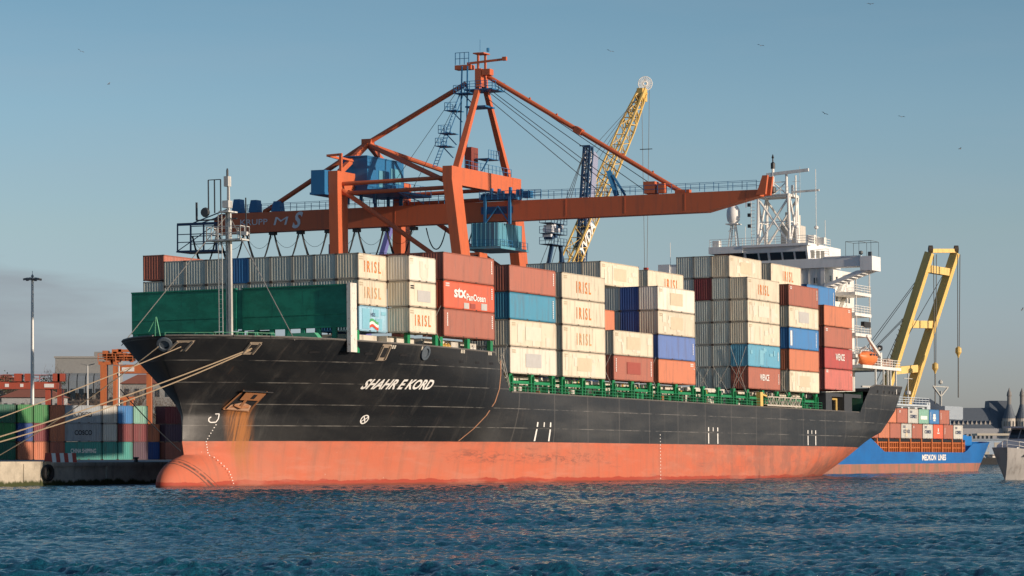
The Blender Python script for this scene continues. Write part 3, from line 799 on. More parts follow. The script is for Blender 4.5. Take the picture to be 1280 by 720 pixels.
# ---------------------------------------------------------------- ship: superstructure
def house():
    b = MB()
    b.box(S(158.0, -9.2, 9.3), S(171.5, 9.2, 30.4))
    for z in (15.6, 18.55, 21.5, 24.45, 27.4): b.box(S(157.9, -9.25, z), S(171.6, 9.25, z+.12))
    b.build('deckhouse', SWHITE, ship)
    b = MB()                                    # wheelhouse and bridge wings
    b.box(S(157.6, -14.6, 30.4), S(160.4, 14.8, 30.7))
    b.box(S(157.6, -14.6, 30.7), S(157.75, 16.2, 31.75)); b.box(S(160.3, -14.6, 30.7), S(160.45, 14.8, 31.75))
    b.box(S(157.4, 14.8, 29.75), S(161.4, 16.6, 31.8))
    b.box(S(157.4, -16.4, 29.75), S(161.4, -14.6, 31.8))
    b.box(S(157.55, 9.2, 31.75), S(158.2, 14.8, 31.95)); b.box(S(157.7, -8.0, 30.7), S(167.5, -2.9, 32.3))
    b.prism([(157.8, 30.7), (167.5, 30.7), (167.5, 33.9), (157.2, 33.9), (157.3, 32.95), (157.8, 31.7)], -2.9, 6.9, lambda x, z, q: S(x, q, z))
    b.prism([(-2.9, 157.8), (6.9, 157.8), (8.7, 160.2), (8.7, 167.0), (-2.9, 167.0)], 30.7, 33.7, lambda v, u, z: S(u, v, z))
    b.box(S(156.9, -8.2, 33.0), S(167.8, -2.9, 34.0)); b.box(S(156.8, -3.0, 33.7), S(168, 7.2, 34.05))
    for sd in (1, -1):
        b.prism([(9.2, 27.9), (9.2, 27.5), (16.2*1.0, 29.8), (14.2, 29.8)], 157.7, 158.1, lambda v, z, q: S(q, sd*v, z))
        b.prism([(9.2, 27.9), (9.2, 27.5), (16.2*1.0, 29.8), (14.2, 29.8)], 160.8, 161.2, lambda v, z, q: S(q, sd*v, z))
        for i in range(9):
            t = i/8; b.beam(S(157.9, sd*(9.3+6.3*t), 27.6+2.1*t), S(161, sd*(9.3+6.3*t), 27.6+2.1*t), .16)
    wh = b.build('wheelhouse', paint('wheelhouse_white_paint', (.76, .76, .74), .12, .12, .45), ship)
    for v0, v1 in ((-2.5, -.75), (-.45, .75), (1.15, 2.85), (3.15, 4.75), (5.05, 6.6)):
        w = MB(); w.prism([(v0, 31.75), (v1, 31.75), (v1, 32.85), (v0, 32.85)], 0, 1, lambda v, z, q: S(157.74-(z-31.75)*.40-.03+q*.03, v, z))
        w.build('bridge_window', GLASS, wh)
    for a in (0.15, .45, .72):
        w = MB(); p = Vector((157.8, -6.9, 0)); q = Vector((160.2, -8.7, 0)); d_ = (q-p); nrm = Vector((-d_.y, d_.x, 0)).normalized()*-.04
        c0 = p + d_*a; c1 = p + d_*(a+.2)
        w.add([c0+nrm+Vector((0,0,31.9)), c1+nrm+Vector((0,0,31.9)), c1+nrm+Vector((0,0,33.0)), c0+nrm+Vector((0,0,33.0))], [(0,1,2,3)])
        w.build('bridge_window', GLASS, wh)
    w = MB(); w.box(S(157.66, -7.6, 32.3), S(157.69, -3.2, 32.98)); w.build('bridge_window', GLASS, wh)
    for v, z, a, c in ((7.6, 28.2, .5, .8), (7.6, 25.2, .5, .8), (4.6, 28.2, .5, .8), (1.6, 28.2, .5, .8), (-4, 28.2, .5, .8)):
        w = MB(); w.box(S(157.93, v, z), S(157.96, v+a, z+c)); w.build('porthole', GLASS, ship)
    for u in (160.5, 163.2, 166, 168.8):
        for z in (16.9, 19.8, 22.8, 25.8, 28.6):
            w = MB(); w.box(S(u, 9.22, z), S(u+.6, 9.27, z+.8)); w.build('porthole', GLASS, ship)
    # ribs on the front of the house
    b = MB()
    for v in np.arange(-8.6, 9.3, 1.1): b.box(S(157.86, v, 27.55), S(157.98, v+.1, 30.4))
    b.box(S(157.8, 8.7, 11), S(158.1, 9.3, 30.4))
    b.build('front_rib', SWHITE, ship)
    # side galleries with rails
    for i, z in enumerate((17.9, 21.0, 23.95, 26.95)):
        g = MB(); u0, u1 = 160.5, 168.0
        g.box(S(u0, 9.25, z-.45), S(u1, 13.0, z))
        g.rail([S(u0, 12.9, z), S(u1, 12.9, z), S(u1, 9.4, z)], 1.05, 1.5, .035, 3)
        g.beam(S(u1-.2, 12.8, z), S(u1-.2, 12.8, z+2.95), .16); g.beam(S(u0+1, 12.8, z), S(u0+1, 12.8, z+2.95), .14)
        g.beam(S(163, 9.6, z), S(166.5, 9.6, z+2.9), .5, .08); g.beam(S(163, 10.3, z), S(166.5, 10.3, z+2.9), .08)
        g.build('gallery', SWHITE, ship)
    g = MB(); g.box(S(164.5, 12.5, 22.0), S(167.5, 13.05, 22.8)); g.build('liferaft_rack', plain('dark_gear', (.03, .03, .03)), ship)
    # boat deck on pillars
    g = MB()
    g.box(S(160, 8.5, 15.9), S(178.4, 14.2, 16.35)); g.box(S(171.5, -14, 15.9), S(178.4, 8.5, 16.35))
    for u in (166.8, 170.6, 172.6, 174.0, 176.6): g.beam(S(u, 13.9, 12.4), S(u, 13.9, 15.9), .22)
    g.rail([S(166, 14.1, 16.3), S(178.3, 14.1, 16.3), S(178.3, 4, 16.3)], 1.1, 1.4, .035, 3)
    g.build('boat_deck', SWHITE, ship)
    g = MB(); rr = random.Random(4)
    for u in np.arange(170.5, 177, .8):
        g.box(S(u, 12.2, 16.3), S(u+.6, 13.2, 16.3+rr.uniform(.7, 1.5)))
    g.build('deck_store', [plain('deck_store_tan', (.40, .27, .20), .6)], ship)
    # lifeboat and davit
    lb = MB(); n = 14; prof = []
    for i in range(11):
        t = i/10; k = math.sin(math.pi*min(max(t, .0), 1))**.45 if 0 < t < 1 else .06
        prof.append((161.3 + 6.9*t, k))
    vs = []; fs = []
    for x, k in prof:
        for j in range(n):
            a = 2*math.pi*j/n; zz = math.sin(a)
            vs.append((x, -13.3+1.25*k*math.cos(a), 17.5 + (zz*1.0*k if zz > 0 else zz*1.25*k**.6) + .35*(1-k)))
    for i in range(10):
        for j in range(n): fs.append((i*n+j, i*n+(j+1)%n, (i+1)*n+(j+1)%n, (i+1)*n+j))
    lb.add(vs, fs + [tuple(range(n-1, -1, -1)), tuple(range(10*n, 11*n))])
    lbo = lb.build('lifeboat', paint('lifeboat_orange', (.72, .20, .06), .05, .1, .4), ship, smooth=True)
    for u in (163, 164.2, 165.4):
        w = MB(); w.box(S(u, 14.50, 17.75), S(u+.5, 14.56, 18.05)); w.build('lifeboat_window', GLASS, lbo)
    dv = MB()
    for u in (161.6, 168.2):
        dv.beam(S(u, 12.6, 16.3), S(u, 13.4, 18.6), .3); dv.beam(S(u, 13.4, 18.6), S(u, 14.2, 19.0), .25)
    dv.beam(S(169.8, 13.6, 16.3), S(169.8, 13.6, 18.4), .6); dv.beam(S(169.8, 13.6, 17.9), S(163.2, 13.8, 20.6), .45, .5, w2=.25, h2=.3)
    dv.build('davit', SWHITE, ship)
    dv = MB(); dv.lathe([(.35, -.3), (.45, 0), (.35, .3)], (170.4, -13.5, 19.1), 10, 0, 'Y'); dv.build('searchlight', BLACKP, ship)
    # monkey island: rails, aerials, dome, mast
    m = MB()
    m.rail([S(157.2, -8.1, 34.0), S(157.2, 7.1, 34.05), S(167, 7.1, 34.05)], 1.1, 1.7, .035, 3)
    m.box(S(158, -8.0, 34.0), S(159, -7.0, 35.0)); m.box(S(160.0, 5.8, 34.05), S(161.2, 7.0, 35.4)); m.box(S(160.5, 6.9, 34.05), S(161.4, 8.4, 35.0))
    m.tube(S(160.5, 7.2, 34), S(160.5, 7.2, 45.0), .05, 5); m.tube(S(161, 8.4, 33), S(161, 8.4, 37.5), .05, 5); m.tube(S(160, 4.4, 34), S(160, 4.4, 36.5), .06, 5)
    m.lathe([(.05, 0), (.3, .15), (.3, .4), (.05, .6)], (160, -4.4, 36.4), 10); m.lathe([(.05, 0), (.3, .15), (.3, .4), (.05, .6)], (160.5, -7.2, 36.2), 10)
    m.tube(S(159, -3.2, 34), S(159, -3.2, 37), .04, 5); m.tube(S(157.6, -14.5, 31), S(157.6, -14.5, 35), .04, 5)
    m.build('monkey_island_rail', SWHITE, ship)
    m = MB()
    for a, c in (((-6.6, 32.6), (-6.0, 37.6)), ((-5.0, 32.6), (-5.5, 37.6))):
        m.beam(S(160.2, a[0], a[1]), S(160.6, c[0], c[1]), .16); m.beam(S(161.6, a[0], a[1]), S(161.2, c[0], c[1]), .16)
    for z in (34, 35.3, 36.5): m.beam(S(160.4, -6.4, z), S(160.4, -5.2, z+.6), .09)
    m.box(S(160.0, -6.7, 37.5), S(162.0, -4.9, 37.65))
    m.build('dome_tower', SWHITE, ship)
    m = MB(); m.lathe([(.5, 37.65), (.92, 38.1), (1.02, 38.9), (.98, 39.6), (.7, 40.2), (.3, 40.45), (.02, 40.5)], (161, 5.8, 0), 18); m.build('satellite_dome', plain('dome_white', (.78, .77, .74), .8, 0, .1), ship, smooth=True)
    m = MB()                                        # lattice radar mast
    L = [(160.6, -1.9), (160.6, 3.1), (164.4, 3.1), (164.4, -1.9)]
    for (u, v) in L: m.tube(S(u, v, 34), S(u, v*.92+.05, 41.6), .24, 8)
    for (u0, v0), (u1, v1) in zip(L, L[1:]+L[:1]):
        m.tube(S(u0, v0, 34.2), S(u1, v1, 41.3), .17, 6); m.tube(S(u0, v0, 41.3), S(u1, v1, 34.2), .17, 6)
        m.beam(S(u0, v0, 41.4), S(u1, v1, 41.4), .3); m.beam(S(u0, v0, 37.6), S(u1, v1, 37.6), .14)
    for z in np.arange(34.4, 41, .5): m.beam(S(160.4, -2.2, z), S(160.4, -2.8, z), .07)
    m.beam(S(160.4, -2.8, 34), S(160.4, -2.8, 41.4), .08)
    for u, v, z in ((160.6, .6, 45.6), (160.8, 2.6, 44.6), (162.2, 3.0, 43.0)): m.tube(S(u, v, 41.4), S(u, v, z), .20, 8)
    m.beam(S(160.6, .6, 43.4), S(160.8, 2.6, 43.4), .14); m.tube(S(160.6, .6, 41.6), S(160.8, 2.6, 43.4), .09); m.tube(S(160.8, 2.6, 41.6), S(160.6, .6, 43.4), .09)
    m.box(S(160.2, -1.9, 41.5), S(164.6, 3.1, 41.65)); m.rail([S(160.2, -1.9, 41.6), S(160.2, 3.1, 41.6)], 1, 1.2, .03, 2)
    for z in (42.4, 43.4): m.beam(S(161, 3.4, z), S(161, 4.6, z), .05)
    m.beam(S(161, 4.6, 41), S(161, 4.6, 45.5), .05); m.tube(S(162, 3.6, 34), S(162, 3.6, 44.4), .12)
    rm = m.build('radar_mast', SWHITE, ship)
    m = MB(); m.beam(S(160.6, -.4, 44.55), S(160.6, 6.1, 44.95), .35, .45); m.build('radar_scanner', SWHITE, rm)
    m = MB(); m.beam(S(161.4, 3.2, 41.9), S(161.4, 7.4, 42.0), .25, .3); m.build('radar_scanner', SWHITE, rm)
    m = MB(); m.lathe([(.32, 0), (.32, .8), (.1, 1.0), (.1, 1.5), (.2, 1.6), (.05, 2.1)], (160.6, -.6, 45.4), 10); m.lathe([(.1, 0), (.55, .2), (.55, .9), (.2, 1.1)], (160.3, -.6, 41.7), 10)
    for z in (36.9, 38.5, 40.0): m.box(S(160.2, -2.9, z), S(160.6, -3.3, z+.5))
    m.build('navigation_light', BLACKP, rm)
    m = MB(); m.box(S(164.8, .2, 34), S(168.5, 2.8, 37.4)); m.tube(S(166, .9, 37.4), S(166, .9, 39.4), .4); m.tube(S(167.4, 2.0, 37.4), S(167.4, 2.0, 39.0), .4); m.build('funnel', paint('funnel_pale_paint', (.55, .52, .46), .2, .3), ship)
    # canopy frame over the wing
    m = MB()
    for u in (157.6, 161.2):
        for v in (12.6, 14.6, 16.4): m.beam(S(u, v, 31.8), S(u, v, 34.0), .05)
        m.beam(S(u, 12.6, 34.0), S(u, 16.4, 34.0), .06)
    for v in (12.6, 14.6, 16.4): m.beam(S(157.6, v, 34.0), S(161.2, v, 34.0), .06)
    m.lathe([(.1, 0), (.3, .2), (.3, .5), (.1, .6)], (157.6, -14.9, 32.0), 10); m.box(S(157.4, 16.0, 31.8), S(157.8, 16.5, 32.4))
    m.build('wing_canopy', plain('dark_tube', (.10, .12, .13), .5), ship)
house()

# ---------------------------------------------------------------- containers
CREAM = (0.66, 0.595, 0.46)
CC = {'cream': CREAM, 'pale cream': (0.74, 0.69, 0.58), 'shaded cream': (0.46, 0.50, 0.46), 'red brown': (0.36, 0.115, 0.075), 'orange brown': (0.52, 0.17, 0.085),  # the greyed cream has the shade of box ends mixed into its colour
      'bright red': (0.58, 0.10, 0.045), 'dull pink red': (0.50, 0.135, 0.11), 'crimson': (0.40, 0.06, 0.055), 'maroon': (0.17, 0.03, 0.035), 'navy blue': (0.03, 0.075, 0.24),
      'teal blue': (0.045, 0.235, 0.36), 'sky blue': (0.10, 0.33, 0.47), 'pale blue': (0.26, 0.46, 0.58), 'blue': (0.035, 0.18, 0.42), 'royal blue': (0.11, 0.19, 0.45),
      'green': (0.04, 0.20, 0.06), 'dark green': (0.02, 0.13, 0.08), 'mint green': (0.20, 0.40, 0.31), 'sea green': (0.05, 0.28, 0.24), 'grey': (0.30, 0.33, 0.35), 'light grey': (0.48, 0.48, 0.44),
      'dark purple': (0.09, 0.05, 0.075), 'white': (0.68, 0.64, 0.58)}
def cmat(c):
    pale = c in ('cream', 'pale cream', 'shaded cream', 'white', 'light grey')
    return paint('container_paint_' + c.replace(' ', '_'), CC[c], 0.42 if pale else 0.28, 0.42, 0.5, 0.16, (0.20, 0.13, 0.07) if pale else (0.10, 0.07, 0.06))
def fmat(c):
    k = CC[c]; pale = c in ('cream', 'pale cream', 'shaded cream', 'white', 'light grey')
    q = tuple(a*.62 + b*.30 for a, b in zip(k, (0.16, 0.08, 0.04))) if pale else tuple(a*.8 for a in k)
    return paint('container_frame_' + c.replace(' ', '_'), q, 0.55 if pale else .3, 0.4, 0.6)
_SH = {}
def shells(L, H, style):
    key = (L, H, style)
    if key in _SH: return _SH[key]
    W = 2.438; sh = MB(); fr = MB()
    ds = {'ribbed': .036, 'flat': .008}[style]
    def wall(n0, n1, fn, dep):
        per = .278; N = max(4, int((n1-n0)/per)); per = (n1-n0)/N; pts = []
        for i in range(N):
            x = n0 + i*per
            pts += [(x, 0), (x+per*.26, 0), (x+per*.5, dep), (x+per*.76, dep)]
        pts.append((n1, 0))
        b = len(sh.v)
        for x, q in pts: sh.v += [tuple(fn(x, q, .17)), tuple(fn(x, q, H-.12))]
        for i in range(len(pts)-1):
            sh.f.append((b+2*i, b+2*i+2, b+2*i+3, b+2*i+1)); sh.m.append(0)
    x0, x1 = .14, L-.14
    for sd in (1, -1): wall(x0, x1, lambda x, q, z: (x, sd*(W/2-.02-q), z), ds)
    wall(-W/2+.14, W/2-.14, lambda x, q, z: (.03+q, x, z), .045)
    # far end: doors with locking bars
    sh.box((L-.06, -W/2+.14, .17), (L-.03, W/2-.14, H-.12))
    sh.add([(0.05, -W/2+.05, H-.02), (L-.05, -W/2+.05, H-.02), (L-.05, W/2-.05, H-.02), (0.05, W/2-.05, H-.02)], [(0,1,2,3)])
    sh.add([(0.05, -W/2+.05, .12), (L-.05, -W/2+.05, .12), (L-.05, W/2-.05, .12), (0.05, W/2-.05, .12)], [(0,1,2,3)])
    for x in (0, L-.14):
        for y in (-W/2, W/2-.14):
            fr.box((x, y, .0), (x+.14, y+.14, H))
        fr.box((x+.02, -W/2+.14, H-.12), (x+.12, W/2-.14, H-.002)); fr.box((x+.02, -W/2+.14, .02), (x+.12, W/2-.14, .17))
    for y in (-W/2+.005, W/2-.075):
        fr.box((.14, y, .03), (L-.14, y+.07, .17)); fr.box((.14, y, H-.12), (L-.14, y+.07, H-.01))
        for x in (L*.36, L*.62): fr.box((x, y-.004, .045), (x+.36, y+.078, .15), 1)
    for x in (0, L-.18):
        for y in (-W/2-.006, W/2-.156):
            for z in (-.004, H-.114): fr.box((x-.006, y, z), (x+.186, y+.162, z+.118), 1)
    _SH[key] = (sh.mesh('container_shell', cmat('cream')), fr.mesh('container_frame', [cmat('cream'), plain('corner_casting', (.07, .05, .04), .7)]))
    return _SH[key]
TXT = {'orange': plain('orange_lettering', (0.66, 0.21, 0.05), .5), 'faded': plain('faded_orange_lettering', (0.60, 0.34, 0.17), .55), 'white': plain('white_lettering', (0.78, 0.76, 0.72), .5),
       'dark': plain('dark_lettering', (0.05, 0.07, 0.14), .5), 'black': plain('black_lettering', (0.02, 0.02, 0.024), .5), 'grey': plain('grey_patch', (0.46, 0.45, 0.43), .6), 'tan': plain('tan_patch', (0.58, 0.49, 0.35), .6),
       'palepatch': plain('pale_patch', (0.66, 0.61, 0.50), .6), 'redpatch': plain('dark_red_patch', (0.33, 0.08, 0.06), .6), 'bluep': plain('pale_blue_patch', (0.20, 0.44, 0.55), .6), 'green': plain('flag_green', (.08, .35, .15), .5), 'red': plain('flag_red', (.55, .08, .05), .5)}
_DEC = {}
def decals(L, H, spec):
    key = (L, H, spec)
    if key in _DEC: return _DEC[key]
    out = []; y = -1.238
    for s in spec:
        k = s[0]; mb = MB()
        if k == 'text':      # text, colour, centre fraction, z fraction, width, height, bold
            _, t, c, cx, cz, w, h = s
            lettering(mb, t, lambda a, b: (L*cx+a, y, H*cz+b), w, h, .012 if t[:3] == 'I R' else .02 if len(t) > 3 else .03)
            out.append(('lettering', mb.mesh('lettering', TXT[c], recalc=False)))
        elif k == 'patch':
            _, c, cx, cz, w, h = s
            mb.box((L*cx-w/2, y+.01, H*cz-h/2), (L*cx+w/2, y+.002, H*cz+h/2)); out.append(('patch', mb.mesh('patch', TXT[c])))
        elif k == 'code':    # small number block near a corner
            _, c, cx, cz, w = s
            for r in range(2):
                for q in range(5):
                    mb.box((L*cx+q*w/5, y+.006, H*cz-r*.22), (L*cx+q*w/5+w/5*.7, y, H*cz-r*.22-.14))
            out.append(('number_plate', mb.mesh('number_plate', TXT[c])))
        elif k == 'strip':   # upright number strip
            _, c, cx, z0, z1 = s
            n = int((z1-z0)/.2)
            for q in range(n): mb.box((L*cx, y+.006, z0+q*.2), (L*cx+.22, y, z0+q*.2+.13))
            out.append(('number_plate', mb.mesh('number_plate', TXT[c])))
        elif k == 'blocks':  # patchy overpainting
            _, c, seed, n = s
            r = random.Random(seed)
            for q in range(n):
                mb = MB(); cx = r.uniform(.08, .92)*L; w = r.uniform(.4, 1.4); z0 = r.uniform(.2, H*.75); h = r.uniform(.3, H*.9-z0)
                mb.box((cx-w/2, y+.012+q*.0006, z0), (min(cx+w/2, L-.2), y+.004+q*.0006, z0+h))
                out.append(('repaint_patch', mb.mesh('repaint_patch', TXT[c])))
        elif k == 'flag':
            _, cx, cz = s
            for i, c in enumerate(('red', 'white', 'green')):
                m2 = MB(); n = 10; z = H*cz - .30 + i*.28
                for q in range(n):
                    a0, a1 = q/n, (q+1)/n; f = lambda a: .16*math.sin(a*5.2)
                    m2.add([(L*cx-.9+1.9*a0, y, z+f(a0)), (L*cx-.9+1.9*a1, y, z+f(a1)), (L*cx-.9+1.9*a1, y, z+.27+f(a1)), (L*cx-.9+1.9*a0, y, z+.27+f(a0))], [(0,1,2,3)])
                out.append(('flag_emblem', m2.mesh('flag_emblem', TXT[c], recalc=False)))
    _DEC[key] = out
    return out
def container(matrix, loc, L, H, color, label, group, spec=(), style=None, rotz=0, cname='shipping_container'):
    style = style or ('flat' if color in ('cream', 'pale cream') else 'ribbed')
    sh, fr = shells(L, H, style)
    o = link(cname, None); o.matrix_world = matrix @ Matrix.Translation(loc) @ Matrix.Rotation(rotz, 4, 'Z')
    tag(o, label, 'container', group)
    a = link('container_shell', sh, o); a.material_slots[0].link = 'OBJECT'; a.material_slots[0].material = cmat(color)
    b = link('container_frame', fr, o); b.material_slots[0].link = 'OBJECT'; b.material_slots[0].material = fmat(color)
    for n_, me in decals(L, H, tuple(spec)): link(n_, me, o)
    return o
ORD = ['first', 'second', 'third', 'fourth', 'fifth', 'sixth', 'seventh', 'eighth', 'ninth', 'tenth']
def side_c(L): return L
GRP = 'containers stacked on the black ship'
L20, L40 = 6.058, 12.192
PITCH = 2.47
def vrow(k): return 14.8 - PITCH*k - 1.235          # centre of row k counted from the open-water side
def lay(u, k, z, L, H, color, label, spec=()):
    return container(MS, S(u, vrow(k), z), L, H, color, label, GRP, spec)
I40 = (('text', 'I R I S L', 'orange', .5, .26, 4.1, 1.35), ('code', 'tan', .05, .9, .9))
I40F = (('text', 'I R I S L', 'faded', .5, .26, 4.1, 1.35), ('code', 'tan', .05, .9, .9))
I20 = (('text', 'I R I S L', 'orange', .5, .28, 3.5, 1.15), ('code', 'tan', .05, .9, .7))
I20F = (('text', 'I R I S L', 'faded', .5, .28, 3.5, 1.15), ('code', 'tan', .05, .9, .7))
def P40(c='tan', n=0): return (('patch', c, .5, .52, 4.1, 1.5), ('code', 'tan', .05, .9, .9)) + ((('blocks', 'palepatch', n, 9),) if n else ())
STR = (('strip', 'white', .94, 1.2, 2.6),)
BAY = {'A': 'bow', }
# outer stacks, listed top tier first
tiers = [
 # bow bay, port corner
 ('A', 7.6, 1, (20.29, 17.72, 15.14), L20, 2.55, [('cream', I20, 'cream box with bold orange capitals, top of the port corner stack behind the green windbreak'),
   ('cream', I20F, 'cream box with faded orange capitals, directly behind the right end of the green windbreak'),
   ('pale blue', (('patch', 'bluep', .25, .5, 1.6, 2.0), ('text', 'HDS', 'dark', .5, .60, .9, .38), ('flag', .52, .26), ('blocks', 'bluep', 5, 3)), 'pale blue box with a green, white and red flag emblem')]),
 ('B', 13.7, 0, (20.34, 17.76, 15.16), L20, 2.55, [('pale cream', (('code', 'tan', .05, .9, .7), ('blocks', 'palepatch', 9, 4)), 'plain cream short box topping the stack left of the bright red one'),
   ('cream', (('patch', 'grey', .55, .45, 2.9, 1.15), ('code', 'black', .06, .85, .8)), 'cream short box with a grey rectangle, just left of the bright red box'),
   ('cream', I20, 'cream short box with orange capitals, lowest of the stack left of the bright red box')]),
 ('C', 21.5, 0, (20.87, 17.98, 15.1), L40, 2.86, [('red brown', STR, 'red brown long box on top of the bright red one with white lettering'),
   ('bright red', (('text', 'stx', 'white', .32, .42, 2.9, 1.05), ('text', 'PanOcean', 'white', .63, .36, 4.6, .72), ('patch', 'grey', .44, .16, 1.2, .6), ('patch', 'redpatch', .57, .17, 1.2, .5), ('patch', 'grey', .79, .18, 1.4, .7), ('code', 'white', .04, .92, .9), ('strip', 'white', .94, 1.4, 2.6)), 'bright red long box with large white lettering above the forecastle'),
   ('red brown', STR + (('strip', 'white', .06, 1.1, 2.6),), 'red brown long box at the bottom of the stack under the bright red one')]),
 ('D', 37.5, 0, (20.5, 17.58, 14.66, 11.74), L40, 2.89, [('red brown', STR, 'red brown long box resting on the teal blue one just behind the forecastle'),
   ('teal blue', (('strip', 'white', .93, .5, 2.6), ('blocks', 'bluep', 3, 0)), 'teal blue weathered long box second from the top just behind the forecastle'),
   ('cream', P40('palepatch', 21), 'cream long box with blotchy repainted panels under the teal blue one'),
   ('pale cream', P40('grey', 0), 'pale cream long box with a grey rectangle, bottom of the stack just behind the forecastle')]),
 ('E', 51.4, 0, (20.5, 17.58, 14.66, 11.74), L40, 2.89, [('cream', I40, 'cream long box with orange capitals, topmost of the three lettered boxes amidships'),
   ('cream', I40, 'cream long box with orange capitals right beside the teal blue one'),
   ('cream', I40F, 'cream long box with faded orange capitals, third down beside the blotchy repainted one'),
   ('cream', P40('tan', 5), 'cream long box with a tan rectangle under the three orange lettered boxes')]),
 ('F', 66.0, 0, (14.66, 11.74), L40, 2.89, [('cream', P40('tan', 11), 'cream long box on top of the low two box stack amidships'),
   ('red brown', (('patch', 'redpatch', .5, .52, 4.1, 1.4), ('strip', 'white', .05, 1.0, 2.6), ('strip', 'white', .93, .7, 2.6)), 'red brown long box with a darker rectangle, lower of the two box stack')]),
 ('G', 79.8, 0, (20.5, 17.58, 14.66, 11.74), L40, 2.89, [('pale cream', P40('tan', 0), 'pale cream long box with a tan rectangle, two above the royal blue one'),
   ('cream', P40('tan', 14), 'cream blotchy long box resting on the royal blue one'),
   ('royal blue', (('strip', 'white', .93, .8, 2.4),), 'royal blue long box resting on the bright orange brown one'),
   ('orange brown', (('code', 'white', .86, .9, 1.0), ('strip', 'white', .95, 1.9, 2.3)), 'bright orange brown long box at the bottom under the royal blue one')]),
 ('H', 110.8, 0, (23.36, 20.46, 17.56, 14.66, 11.76), L40, 2.87, [('cream', I40, 'cream long box with orange capitals topping the stack of the sky blue one'),
   ('cream', P40('palepatch', 31), 'plain cream long box directly under the orange lettered one on the tall five box stack'),
   ('cream', (('code', 'tan', .05, .9, .9), ('blocks', 'palepatch', 41, 7)), 'plain cream long box resting on the sky blue one'),
   ('sky blue', (('blocks', 'bluep', 17, 6), ('strip', 'white', .93, 1.0, 2.4)), 'sky blue long box with rusty edges and uneven repainting'),
   ('red brown', (('text', 'WENCE', 'white', .5, .40, 3.5, .85), ('strip', 'white', .94, .8, 2.4)), 'red brown long box with white capitals under the sky blue one')]),
 ('I', 126.7, 0, (23.3, 20.4, 17.5, 14.6, 11.7), L40, 2.87, [('red brown', STR + (('code', 'white', .05, .9, .7),), 'red brown long box two above the blue one with the white stripe'),
   ('cream', P40('grey', 51), 'cream long box with a grey patch between the red brown and the blue one'),
   ('blue', (('patch', 'white', .07, .5, .7, 2.0), ('strip', 'white', .90, .5, 2.5)), 'blue long box with a white stripe at its left end, above an orange one'),
   ('orange brown', (), 'orange brown long box directly under the blue one with the white stripe'),
   ('cream', P40('tan', 61), 'cream rust spotted long box, lowest of the stack with the striped blue one')]),
 ('J', 141.3, 0, (21.2, 18.25, 15.3, 12.35), L40, 2.89, [('orange brown', (('code', 'white', .86, .9, .9),), 'orange brown long box topping the rearmost stack, in front of the galleries'),
   ('red brown', (('code', 'white', .05, .9, .9),), 'red brown ribbed long box second from the top of the rearmost stack'),
   ('crimson', (('text', 'WENCE', 'white', .55, .42, 3.9, .95),), 'crimson long box with white capitals in the rearmost stack'),
   ('dull pink red', (('code', 'white', .05, .95, .9), ('strip', 'white', .93, 2.1, 2.6)), 'pinkish red long box at the bottom of the rearmost stack')]),
]
for bay, u, k, zs, L, H, items in tiers:
    for z, (c, spec, lab) in zip(zs, items): lay(u, k, z, L, H, c, lab, spec)
# the row of ends behind the green windbreak: column 1..9 from the quay side
for j in range(0, 9):
    k = 10 - j
    c1 = 'blue' if j == 4 else 'shaded cream'
    if j == 0: lay(7.6, 10, 20.95, L40, 2.59, 'red brown', 'red brown long box standing proud at the far left of the bow row')
    else: lay(7.6, k, 20.29, L20, 2.55, c1, ('blue box behind the foremast in the upper row of the bow bay' if j == 4 else
          'shaded cream box, %s from the left in the upper windbreak row' % ORD[j]))
    lay(7.6, k, 17.72 if j else 18.3, L20, 2.55, 'shaded cream', 'shaded cream box half hidden by the windbreak, %s from the left' % ORD[j])
lay(7.6, 2, 15.14, L20, 2.55, 'blue', 'blue box end glimpsed between the windbreak post and the flag emblem box')
for k in (1, 2, 3): lay(21.5, k, 20.87, L40, 2.86, 'red brown', 'red brown box on the forecastle top tier, %s row in from the water' % ORD[k])
for k in (1,):
    for z, c in zip((20.5, 17.58, 14.66, 11.74), ('maroon', 'navy blue', 'shaded cream', 'shaded cream')):
        lay(37.5, k, z, L40, 2.89, c, '%s box end in the gap just behind the forecastle, %s from the top' % (c, ORD[round((20.5-z)/2.92)]))
# amidships and aft, the rows further in
lay(66.0, 2, 17.58, L40, 2.89, 'orange brown', 'orange brown box peeking out between the lettered stack and navy blue ends')
lay(66.0, 1, 14.66, L40, 2.89, 'shaded cream', 'shaded cream long box hidden in the second row behind the low two box stack')
for z, n_ in ((20.5, 'upper'), (17.58, 'middle'), (14.66, 'lower')):
    lay(79.8, 1, z, L40, 2.89, 'navy blue' if n_ != 'lower' else 'maroon', '%s box end, %s of the stack just left of the royal blue one' % ('navy blue' if n_ != 'lower' else 'maroon', n_))
for z, n_ in ((20.5, 'upper'), (17.58, 'middle')):
    lay(79.8, 2, z, L40, 2.89, 'shaded cream', 'shaded cream long box end, %s one just left of the navy blue ends' % n_)
for k in (3, 4, 5, 6):
    lay(79.8, k, 23.78, L40, 2.89, 'cream' if k == 3 else 'shaded cream', 'cream long box with a tan rectangle, raised highest amidships below the yellow boom' if k == 3 else 'shaded cream box on the raised top tier amidships, %s row in from the water' % ORD[k], P40('tan', 71) if k == 3 else ())
lay(79.8, 3, 20.5, L40, 2.89, 'grey', 'grey long box in shade under the raised cream one amidships')
lay(94.9, 3, 23.6, L40, 2.89, 'cream', 'cream long box with orange capitals standing alone under the crane hook', (('text', 'I R I S L', 'orange', .66, .24, 4.6, 1.4),))
lay(94.9, 3, 20.68, L40, 2.89, 'shaded cream', 'shaded cream long box supporting the lone orange lettered box under the crane hook')
zH = (26.26, 23.36, 20.46, 17.56, 14.66, 11.76)
